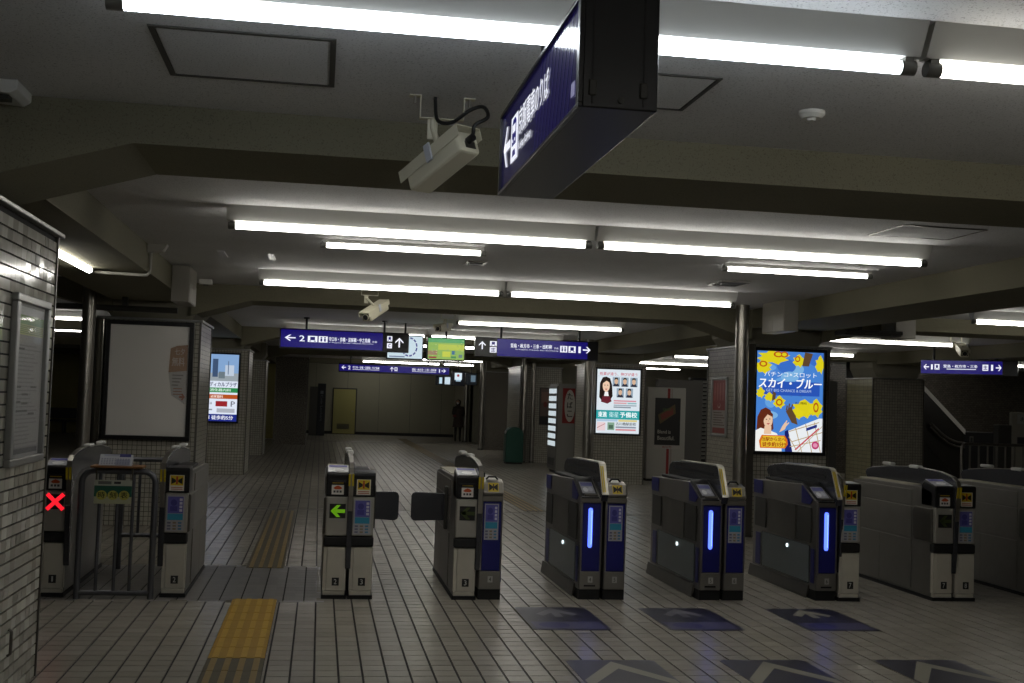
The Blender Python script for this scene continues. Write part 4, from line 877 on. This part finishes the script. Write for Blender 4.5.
# ------------------------------------------------------------------ security cameras
def spline(P, n=6):
    P = [Vector(q) for q in P]; out = []
    for i in range(len(P)-1):
        a, b, c, e = P[max(i-1, 0)], P[i], P[i+1], P[min(i+2, len(P)-1)]
        for k in range(n):
            t = k/n; out.append(.5*((2*b)+(c-a)*t+(2*a-5*b+4*c-e)*t*t+(3*b-a-3*c+e)*t**3))
    return out+[P[-1]]
def cctv(label, front, rear, mount, drop, size=1.0, cable=False):
    """box camera on a ceiling bracket: front and rear = centres of its two ends, mount = point on the ceiling"""
    f = Vector(front); r = Vector(rear); d = (f-r).normalized(); c = (f+r)/2; Ln = (f-r).length
    T = thing('security_camera', label, 'camera', mount)
    rt = d.cross(Vector((0, 0, 1))).normalized(); up = rt.cross(d)
    def B(a0, a1, b0, b1, c0, c1):
        mb = MB(); v = [c+d*a+rt*b+up*e for e in (c0, c1) for b in (b0, b1) for a in (a0, a1)]
        return mb.add(v, [(0, 2, 3, 1), (4, 5, 7, 6), (0, 1, 5, 4), (2, 6, 7, 3), (0, 4, 6, 2), (1, 3, 7, 5)])
    w = .047*size; h = .042*size; l = Ln/2
    B(-l, l, -w, w, -h, h*.9).build('body', M_CREAM, T, bevel=.012*size)
    mb = B(-l-.015*size, l+.03*size, -w-.007, w+.007, h+.006, h+.010); mb.build('sun_shield', M_CREAM, T)
    for sgn in (-1, 1): B(-l-.015*size, l+.03*size, sgn*(w+.0055)-.0018, sgn*(w+.0055)+.0018, h*.15, h+.010).build('shield_side', M_CREAM, T)
    B(l, l+.006, -w*.75, w*.75, -h*.7, h*.7).build('front_bezel', M_DGREY, T, bevel=.003)
    MB().tube([f+d*.004, f+d*.014], .030*size, seg=20).build('lens_ring', M_CREAM, T, smooth=True); MB().tube([f+d*.012, f+d*.017], .024*size, seg=20).build('lens', M_BLACK, T, smooth=True)
    B(-l-.004, -l, -w*.35, w*.55, -h*.65, -h*.05).build('rear_label', M_STEELD, T)
    B(-.02, .02, -w-.016, -w-.006, -h*.1, h*1.5).build('clamp', mat('clamp_plastic', 'b9bcc4', .4), T, bevel=.004)
    # ceiling bracket
    m = Vector(mount); z1 = m.z; zb = z1-drop; bw = .085*min(size, 1.1)
    mb = MB(); mb.box(m.x-bw, m.x-bw+.004, m.y-.02, m.y+.02, zb, z1); mb.box(m.x+bw-.004, m.x+bw, m.y-.02, m.y+.02, zb, z1); mb.box(m.x-bw, m.x+bw, m.y-.02, m.y+.02, zb, zb+.004)
    mb.box(m.x-bw-.045, m.x-bw, m.y-.02, m.y+.02, z1-.004, z1); mb.box(m.x+bw, m.x+bw+.045, m.y-.02, m.y+.02, z1-.004, z1); mb.build('bracket', M_CREAM, T)
    for sx in (-1, 1): MB().tube([(m.x+sx*(bw+.022), m.y, z1-.035), (m.x+sx*(bw+.022), m.y, z1)], .006).build('bolt', M_STEEL, T)
    a = c+up*(h+.01)
    q = Vector((m.x-bw*.4, m.y, zb))
    MB().tube([q, q+Vector((0, 0, -.03)), a], .011*size).build('arm', M_CREAM, T, smooth=True)
    mb = MB(); e = (a-q); mb.box(q.x-.022, q.x+.022, m.y-.004, m.y+.004, zb-.07*size, zb+.002); mb.build('arm_plate', M_CREAM, T, bevel=.004)
    if cable:
        s0 = r-d*.005+up*.01+rt*.0
        MB().tube(spline([s0, s0-d*.03, s0-d*.055+up*.03, Vector((r.x+.075, r.y-.02, r.z+.10)), Vector((r.x+.06, r.y+.02, r.z+.15)), Vector((r.x+.01, r.y+.05, r.z+.14)), Vector((r.x-.06, r.y+.10, r.z+.095)), Vector((r.x-.115, r.y+.14, r.z+.11)), Vector((r.x-.125, m.y, z1-.02)), Vector((r.x-.125, m.y, z1))]), .008, seg=8).build('cable', M_RUBBER, T, smooth=True)
        MB().tube([r, r-d*.035], .016, seg=10).build('cable_gland', M_BLACK, T, smooth=True)
    return T
cctv('cream security camera seen from behind beside the big hanging sign', (.375, 5.06, 2.52), (.553, 4.78, 2.654), (.457, 4.95, ZC), .098, 1.2, True)
cctv('cream security camera facing us under the second cross beam', (.456, 12.95, 2.455), (.66, 13.25, 2.615), (.50, 13.3, ZC), .15, 1.25)
cctv('small security camera above the green map screen', (1.50, 15.6, 2.52), (1.66, 15.85, 2.56), (1.66, 15.95, ZC), .2, 1.1)
cctv('security camera above the sign by the escalator', (9.80, 17.0, 2.57), (9.92, 17.35, 2.68), (9.88, 17.4, ZC), .1, 1.4)

# ------------------------------------------------------------------ ceiling fittings
def hatch(label, x0, x1, y0, y1, w=.018, m=None):
    T = thing('ceiling_hatch', label, 'hatch', ((x0+x1)/2, (y0+y1)/2, ZC), 'ceiling access hatches')
    m = m or M_STEELD
    for nm, b in (('frame_side', (x0, x0+w, y0, y1)), ('frame_side', (x1-w, x1, y0, y1)), ('frame_end', (x0+w, x1-w, y0, y0+w)), ('frame_end', (x0+w, x1-w, y1-w, y1))): MB().box(*b, ZC-.006, ZC).build(nm, m, T)
    MB().box(x0+w+.006, x1-w-.006, y0+w+.006, y1-w-.006, ZC-.004, ZC).build('lid', M_CEIL, T); return T
hatch('square access hatch with dark frame in the near ceiling at left', -.65, .005, 4.24, 4.9, .022, M_DGREY)
hatch('access hatch partly behind the big hanging sign', .87, 1.48, 4.34, 4.86, .016, M_DGREY)
hatch('access hatch just behind the near beam at right', 3.80, 4.42, 7.4, 7.91, .012)
T = thing('ceiling_vent', 'small slotted ceiling vent before the right steel pole', 'vent', (4.03, 11.49, ZC))
MB().box(3.88, 4.19, 11.3, 11.7, ZC-.012, ZC).build('frame', M_STEELD, T)
for k in range(5): MB().box(3.91, 4.16, 11.34+k*.07, 11.37+k*.07, ZC-.02, ZC-.012).build('slat', M_BLACKM, T)
T = thing('ceiling_vent', 'small dark ceiling vent between the lamp rows', 'vent', (1.37, 10.9, ZC))
MB().box(1.28, 1.46, 10.75, 11.05, ZC-.012, ZC).build('frame', M_STEELD, T); MB().box(1.31, 1.43, 10.8, 11.0, ZC-.018, ZC-.012).build('grille', M_BLACKM, T)
T = thing('ceiling_bracket_pair', 'pair of bare metal ceiling brackets at the left', 'bracket', (-.72, 11.2, ZC))
for x in (-.945, -.50): MB().box(x-.03, x+.03, 11.0, 11.48, ZC-.006, ZC).build('bracket', mat('bare_metal', 'b9b7b4', .35, .3), T)
T = thing('smoke_detector', 'white round smoke detector on the near ceiling', 'detector', (2.01, 4.73, ZC))
MB().tube([(2.01, 4.73, ZC), (2.01, 4.73, ZC-.015), (2.01, 4.73, ZC-.03)], [.055, .055, .04], seg=20).build('body', M_LAMPW, T, smooth=True); MB().tube([(2.01, 4.73, ZC-.03), (2.01, 4.73, ZC-.04)], [.02, .015], seg=12).build('sensor', M_LAMPW, T, smooth=True)
T = thing('speaker_box', 'cream ceiling box at the upper left picture edge', 'ceiling box', (-1.36, 5.3, ZC))
MB().prism([(-1.5, ZC), (-1.5, 2.82), (-1.33, 2.81), (-1.30, 2.83), (-1.30, ZC)], 'Y', 5.17, 5.42).build('body', M_LAMPW, T, bevel=.006); MB().box(-1.40, -1.34, 5.2, 5.26, 2.79, 2.81).build('knob', M_DGREY, T)
def ductbox(label, x0, x1, y0, y1, z0, split=True):
    T = thing('duct_box', label, 'duct box', ((x0+x1)/2, (y0+y1)/2, ZC)); MB().box(x0, x1, y0, y1, z0, ZC).build('body', mat('duct_paint', '9a968c', .5, noise=.06, nscale=4), T, bevel=.005)
    if split:
        ym = (y0+y1)/2
        for a, b in ((y0+.02, ym-.005), (ym+.005, y1-.02)): MB().box(x0-.004 if x0 > 0 else x1, x0 if x0 > 0 else x1+.004, a, b, z0+.01, z0+.2).build('cover', mat('duct_cover', 'a39f95', .45), T, bevel=.003)
    return T
ductbox('pale grey duct box above the sky-blue poster', 5.22, 5.397, 12.95, 13.63, 2.51)
ductbox('pale grey duct box above the blank poster case', -1.547, -1.37, 12.5, 13.2, 2.50)
ductbox('square pale box hung under the right bay ceiling', 7.13, 7.40, 14.0, 14.4, 2.56, False)
T = thing('emergency_light', 'small cream box on the ceiling beside left duct box', 'emergency light', (-1.27, 13.6, 2.8)); MB().box(-1.42, -1.27, 13.9, 13.98, 2.81, ZC).build('body', M_LAMPW, T, bevel=.006); MB().box(-1.37, -1.32, 13.92, 13.96, 2.80, 2.81).build('indicator', M_DGREY, T)
T = thing('emergency_light', 'small cream box beside the right steel pole', 'emergency light', (4.5, 13.6, 2.8)); MB().box(4.50, 4.67, 13.6, 13.7, 2.80, ZC).build('body', M_LAMPW, T, bevel=.006); MB().box(4.56, 4.61, 13.63, 13.67, 2.79, 2.80).build('indicator', M_DGREY, T)

# pipes along the columns
def pole(label, x, y, r, z1=ZC, z0=0):
    T = thing('steel_pole', label, 'pole', (x, y, z0), 'steel poles'); MB().tube([(x, y, z0), (x, y, z1)], r, seg=20).build('shaft', M_STEEL, T, smooth=True)
    MB().tube([(x, y, z0), (x, y, z0+.05)], r+.012, seg=20).build('collar', M_STEELD, T, smooth=True); return T
pole('thick stainless pole left of the sky-blue poster column', 5.07, 13.9, .082)
pole('thick stainless pole left of the blank poster column', -2.60, 13.9, .075)
pole('stainless pole left of the portrait poster column', 5.24, 23.05, .085)
pole('thin stainless pole touching the portrait poster column', 5.40, 23.25, .03)
pole('stainless pole beside the green bin', 5.27, 30.7, .075)
pole('second slimmer pole behind the green bin', 5.52, 30.75, .055)
pole('stainless pole before the far stone-chip column', 5.12, 37.8, .085)
pole('far pole beside the bare wall', 5.42, 44.45, .10)
T = thing('steel_cladding', 'flat mirror steel strip beside the blank poster case', 'cladding', (-2.54, 14.4, 0)); MB().box(-2.62, -2.50, 14.30, 14.44, 0, 2.40).build('sheet', mat('mirror_steel', '8a8880', .12, .95), T, bevel=.01)
T = thing('steel_cladding', 'narrow steel strip between pole and sky-blue poster', 'cladding', (5.35, 14.4, 0)); MB().box(5.30, 5.405, 14.30, 14.44, 0, 2.42).build('sheet', M_STEELD, T, bevel=.01)
T = thing('ceiling_pipe', 'dark pipe crossing behind the left duct box', 'pipe', (-2.0, 13.9, 2.55)); MB().tube([(-3.4, 14.0, 2.50), (-1.65, 14.0, 2.50)], .035).build('pipe', M_DGREY, T, smooth=True); MB().box(-2.26, -2.2, 13.96, 14.04, 2.53, 2.63).build('pipe_clip', M_DGREY, T)
T = thing('cable_tray', 'dark cable tray under the right bay ceiling', 'cable tray', (6.75, 13.9, 2.6)); MB().box(6.36, 7.1, 13.8, 14.1, 2.56, 2.62).build('tray', M_DGREY, T, bevel=.004); MB().tube([(6.36, 13.78, 2.60), (7.1, 13.78, 2.60)], .025).build('pipe', M_DGREY, T); MB().box(6.6, 6.63, 13.9, 13.95, 2.62, ZC).build('hanger', M_DGREY, T)

# ------------------------------------------------------------------ machines and bin in the background
M_VM = mat('machine_grey', '8d8b86', .45)
T = thing('vending_machine', 'grey cigarette vending machine with red and white oval sign', 'vending machine', (5.6, 26.8, 0))
MB().box(5.30, 5.90, 26.3, 27.3, .06, 2.03).build('cabinet', M_VM, T, bevel=.01); MB().box(5.33, 5.88, 26.35, 27.25, 0, .06).build('base', M_BLACKM, T)
MB().box(5.27, 5.30, 26.32, 27.28, .1, 1.98).build('front_door', mat('machine_front', '6f6d69', .4), T, bevel=.006)
for r in range(8):
    z = 1.86-.17*r
    mb = MB()
    for c in range(5): mb.box(5.264, 5.27, 26.38+.175*c, 26.52+.175*c, z-.055, z+.055)
    mb.build('lit_sample_row', lit('dceaf0', .8), T)
MB().box(5.263, 5.27, 26.5, 27.1, .18, .34).build('dispensing_slot', M_BLACK, T)
p = Panel((5.40, 26.298, 1.14), (1, 0, 0), (0, 0, 1), .335, .79, .0015); p.rect(0, 0, 1, 1, ink('8c1c1c'), 0); p.disc(.5, .5, .36, .46, ink('c9c5bc'), 1, 28)
for k, ch in enumerate('たばこ'): p.text(ch, .32, .68-.25*k, .68, .86-.25*k, ink('1c1614'), 2, .04)
p.build('sign_print', T)
T = thing('vending_machine', 'white machine side with black poster and red stripe', 'vending machine', (7.32, 25.0, 0))
MB().box(6.9, 7.745, 24.6, 25.5, .05, 2.0).build('cabinet', mat('machine_white', 'aaa79f', .45), T, bevel=.012); MB().box(6.93, 7.71, 24.65, 25.45, 0, .05).build('base', M_BLACKM, T)
p = Panel((6.9, 24.598, .05), (1, 0, 0), (0, 0, 1), .845, 1.95, .0015); p.rect(.52, .0, .59, .99, ink('8c1c1c'), 0); p.rect(.61, .0, .66, .99, ink('9a938a'), 0); p.rect(.2, .37, .865, .885, ink('16140f'), 1)
p.poly([(.28, .70), (.72, .82), (.74, .72), (.34, .60)], ink('5c4a22'), 2); p.poly([(.34, .70), (.66, .78), (.68, .71), (.38, .64)], ink('7c3020'), 3); p.text('GREEN', .4, .745, .62, .77, ink('4c6a2c'), 4, .02)
p.text('Blend is', .28, .495, .62, .535, ink('b5b0a4'), 3, .02); p.text('Beautiful.', .28, .425, .72, .47, ink('b5b0a4'), 3, .02); p.rect(.2, .33, .865, .37, ink('b0aca4'), 1); p.text('ROOTS', .42, .337, .65, .362, ink('8c2c1c'), 2, .02); p.build('advert_print', T)
T = thing('louvre_screen', 'dark louvre screen behind the white machine', 'louvre', (11.0, 33.0, 0))
MB().box(10.5, 12.0, 33.05, 33.15, 0, 2.45).build('backing', M_BLACKM, T); MB().box(10.5, 10.58, 32.95, 33.05, 0, 2.45).build('post', M_DGREY, T)
for k in range(20): MB().prism([(32.96, .12+k*.115), (33.05, .16+k*.115), (33.05, .20+k*.115), (32.96, .16+k*.115)], 'X', 10.58, 12.0).build('slat', mat('slat_grey', '8a8882', .45), T)
T = thing('waste_bin', 'dark green round-topped bin in the background', 'bin', (4.95, 30.2, 0))
out = [(4.72, .04), (5.175, .04), (5.175, .74)]+[(4.9475+.2275*math.cos(a), .74+.2*math.sin(a)) for a in np.linspace(.2, math.pi-.2, 12)]+[(4.72, .74)]
MB().prism(out, 'Y', 30.0, 30.4).build('body', mat('bin_green', '0f4a3c', .5), T, bevel=.02); MB().box(4.74, 5.155, 30.02, 30.38, 0, .04).build('base', M_BLACKM, T)
MB().tube([(4.70, 30.1, .80), (4.75, 30.1, .80)], .04, seg=14).build('knob', mat('bin_knob', 'c9c9c4', .4), T, smooth=True)
T = thing('locker_sign', 'tall dark panel reading coin lockers in the far left', 'sign', (.07, 47, 0)); MB().box(-.1, .215, 47, 47.2, 0, 2.03).build('panel', mat('locker_dark', '23262c', .5), T, bevel=.01)
p = Panel((-.1, 46.998, 0), (1, 0, 0), (0, 0, 1), .315, 2.03, .002)
vs, fs, _ = glyphs('Coin Lockers'); p.k = 1; p.mb.add([p.P(.38+.3*y, .78-.5*x) for x, y in vs], fs, ink('6c7078')); p.rect(.34, .80, .7, .86, ink('6c7078'), 1); p.build('print', T)
MB().box(-.4, -.1, 47, 47.4, 0, 1.9).build('locker_end', mat('locker_grey', '55544e', .5), T)
T = thing('wall_poster', 'dim framed poster on the tiles beside the vending machine', 'poster', (5.95, 30.88, 1.0)); MB().box(5.72, 6.02, 30.86, 30.9, 1.0, 1.98).build('frame', M_DGREY, T)
p = Panel((5.74, 30.858, 1.02), (1, 0, 0), (0, 0, 1), .26, .94, .002); p.rect(0, 0, 1, 1, ink('6c5a50'), 0); p.rect(.1, .6, .9, .9, ink('8a6a5c'), 1); p.disc(.5, .55, .2, .08, ink('7c2c24'), 2); p.rect(0, 0, 1, .22, ink('1c1c20'), 1); p.build('print', T)
T = thing('bench', 'dark bench by the far left wall', 'bench', (-8.4, 42.2, 0)); MB().box(-9.4, -7.6, 41.9, 42.4, .40, .46).build('seat', M_DGREY, T, bevel=.01); MB().box(-9.4, -7.6, 42.36, 42.42, .5, .85).build('backrest', M_DGREY, T, bevel=.01)
for x in (-9.2, -8.5, -7.8): MB().box(x-.03, x+.03, 41.95, 42.35, 0, .40).build('leg', M_DGREY, T)

# ------------------------------------------------------------------ person waiting far away
T = thing('person', 'person in dark coat and face mask standing far back by the wall', 'person', (5.13, 44.3, 0))
me = bpy.data.meshes.new('body')
J = [((0, 0, .86), .135, None), ((0, 0, 1.02), .125, 0), ((0, 0, 1.22), .15, 1), ((0, .0, 1.33), .09, 2), ((0, -.01, 1.39), .048, 3), ((-.01, -.015, 1.47), .08, 4), ((-.012, -.015, 1.54), .07, 5),
     ((-.17, 0, 1.29), .06, 2), ((-.21, -.02, 1.06), .05, 7), ((-.15, -.14, .98), .04, 8), ((.17, 0, 1.29), .06, 2), ((.20, .0, 1.05), .05, 10), ((.14, -.13, .97), .04, 11),
     ((-.08, 0, .78), .10, 0), ((-.085, -.01, .46), .065, 13), ((-.085, .0, .08), .045, 14), ((-.09, -.12, .035), .032, 15), ((.08, 0, .78), .10, 0), ((.085, -.01, .46), .065, 17), ((.085, .0, .08), .045, 18), ((.09, -.12, .035), .032, 19)]
me.from_pydata([j[0] for j in J], [(j[2], i) for i, j in enumerate(J) if j[2] is not None], [])
o = bpy.data.objects.new('body', me); COL.objects.link(o); o.parent = T
sk = o.modifiers.new('skin', 'SKIN')
for i, j in enumerate(J): me.skin_vertices[0].data[i].radius = (j[1], j[1]*.85)
me.skin_vertices[0].data[0].use_root = True
ss = o.modifiers.new('sub', 'SUBSURF'); ss.levels = 2; ss.render_levels = 2
me.materials.append(mat('dark_clothes', '1e1a19', .8))
MB().tube([(0, 0, 1.36), (0, 0, 1.25), (0, 0, 1.0), (0, 0, .80), (0, 0, .55)], [.07, .185, .17, .18, .215], seg=16).build('coat', mat('coat_brown', '3a2f28', .8), T, smooth=True, local=True)
MB().tube([(-.01, .0, 1.36), (-.012, .01, 1.42), (-.012, .01, 1.50), (-.012, .0, 1.56), (-.012, -.01, 1.585)], [.06, .098, .105, .08, .02], seg=16).build('hair', mat('hair_dark', '1c1512', .6), T, smooth=True, local=True)
MB().tube([(-.035, -.05, 1.49), (-.05, -.105, 1.485)], [.07, .055], seg=14).build('face', mat('skin', 'b08a70', .6), T, smooth=True, local=True)
MB().tube([(-.045, -.09, 1.455), (-.055, -.118, 1.452)], [.045, .03], seg=12).build('mask', mat('mask_white', 'c9c9c6', .6), T, smooth=True, local=True)
MB().box(-.22, -.10, -.22, -.13, .93, 1.02).build('handbag', mat('bag_red', '6a1c1c', .6), T, bevel=.02, local=True)

# ------------------------------------------------------------------ escalator, railing and notices at the right
T = thing('escalator', 'escalator rising to the left behind the tiled column', 'escalator', (14.6, 26.2, 0))
def ramp(y0, y1, dz0, dz1, m, nm, xa=12.6, xb=14.75):
    sl = (2.18-1.25)/(13.72-14.70)
    za, zb = 1.25+sl*(xa-14.70), 1.25+sl*(xb-14.70)
    return MB().prism([(xa, za+dz0), (xb, zb+dz0), (xb, zb+dz1), (xa, za+dz1)], 'Y', y0, y1).build(nm, m, T)
ramp(25.50, 25.58, -.03, .09, mat('balustrade_edge', 'e8e6e0', .35), 'balustrade_cap')
ramp(25.52, 25.56, -1.2, -.03, mat('balustrade_dark', '26241f', .35), 'balustrade')
ramp(27.2, 27.28, .42, .52, M_STEELD, 'handrail', 12.6, 16.0); ramp(27.22, 27.26, -1.0, .42, mat('balustrade_dark'), 'balustrade', 12.6, 16.0)
sl = -.949
for k in range(7):
    x = 13.55+k*.19; z = 1.25+sl*(x-14.70)-.30
    MB().box(x, x+.21, 25.62, 27.15, z-.22, z).build('step', M_BLACKM, T); MB().box(x, x+.02, 25.60, 27.15, z, z+.008).build('step_nosing', mat('nosing', '8a7a30', .5), T)
pts = [(13.85, 25.45, 1.42), (14.1, 25.45, 1.20), (14.3, 25.45, 1.07), (14.5, 25.45, 1.0), (14.7, 25.45, .98)]
MB().tube(pts, .035, seg=10).build('handrail_return', M_STEELD, T, smooth=True); MB().tube([(a, b, c-.09) for a, b, c in pts], .02, seg=8).build('skirt_rail', M_STEELD, T, smooth=True)
MB().box(14.72, 15.9, 25.5, 27.3, 0, 1.24).build('newel_box', M_BLACKM, T, bevel=.01)
p = Panel((14.85, 25.498, .98), (1, 0, 0), (0, 0, 1), .1, .17, .002); p.rect(0, 0, 1, 1, ink('55524a'), 0); p.rect(.25, .2, .75, .8, ink('1c1c1a'), 1); p.build('control_plate', T)
MB().box(12.5, 14.72, 25.53, 25.56, 0, 1.1).build('side_cladding', mat('balustrade_dark'), T)
T = thing('railing', 'dark steel railing with uprights before the escalator', 'railing', (12.6, 20, 0))
MB().tube([(11.5, 20, 0), (11.5, 20, 1.04), (11.53, 20, 1.09), (11.58, 20, 1.105), (13.6, 20, 1.105)], .028, seg=10).build('top_rail', M_STEELD, T, smooth=True); MB().tube([(11.5, 20, .16), (13.6, 20, .16)], .018).build('bottom_rail', M_STEELD, T)
for k in range(11): MB().tube([(11.66+k*.175, 20, .16), (11.66+k*.175, 20, 1.09)], .018).build('upright', M_STEELD, T, smooth=True)
T = thing('notice_board', 'pale notice panel cut off by the right picture edge', 'notice', (14.75, 23, 0)); MB().box(14.35, 15.6, 23, 23.1, 0, 1.72).build('panel', mat('notice_pale', '8b897f', .5), T, bevel=.01)
p = Panel((14.35, 22.998, 0), (1, 0, 0), (0, 0, 1), 1.25, 1.72, .002); p.rect(.1, .86, .9, .98, ink('9a9a96'), 0); p.text('お知らせ', .15, .89, .7, .95, ink('2c3038'), 1); p.rect(.1, .62, .6, .70, ink('2c2c34'), 1); p.build('print', T)
MB().box(14.05, 14.35, 23.0, 23.2, 0, 1.45).build('side_panel', mat('notice_side', '3a3935', .5), T, bevel=.01)
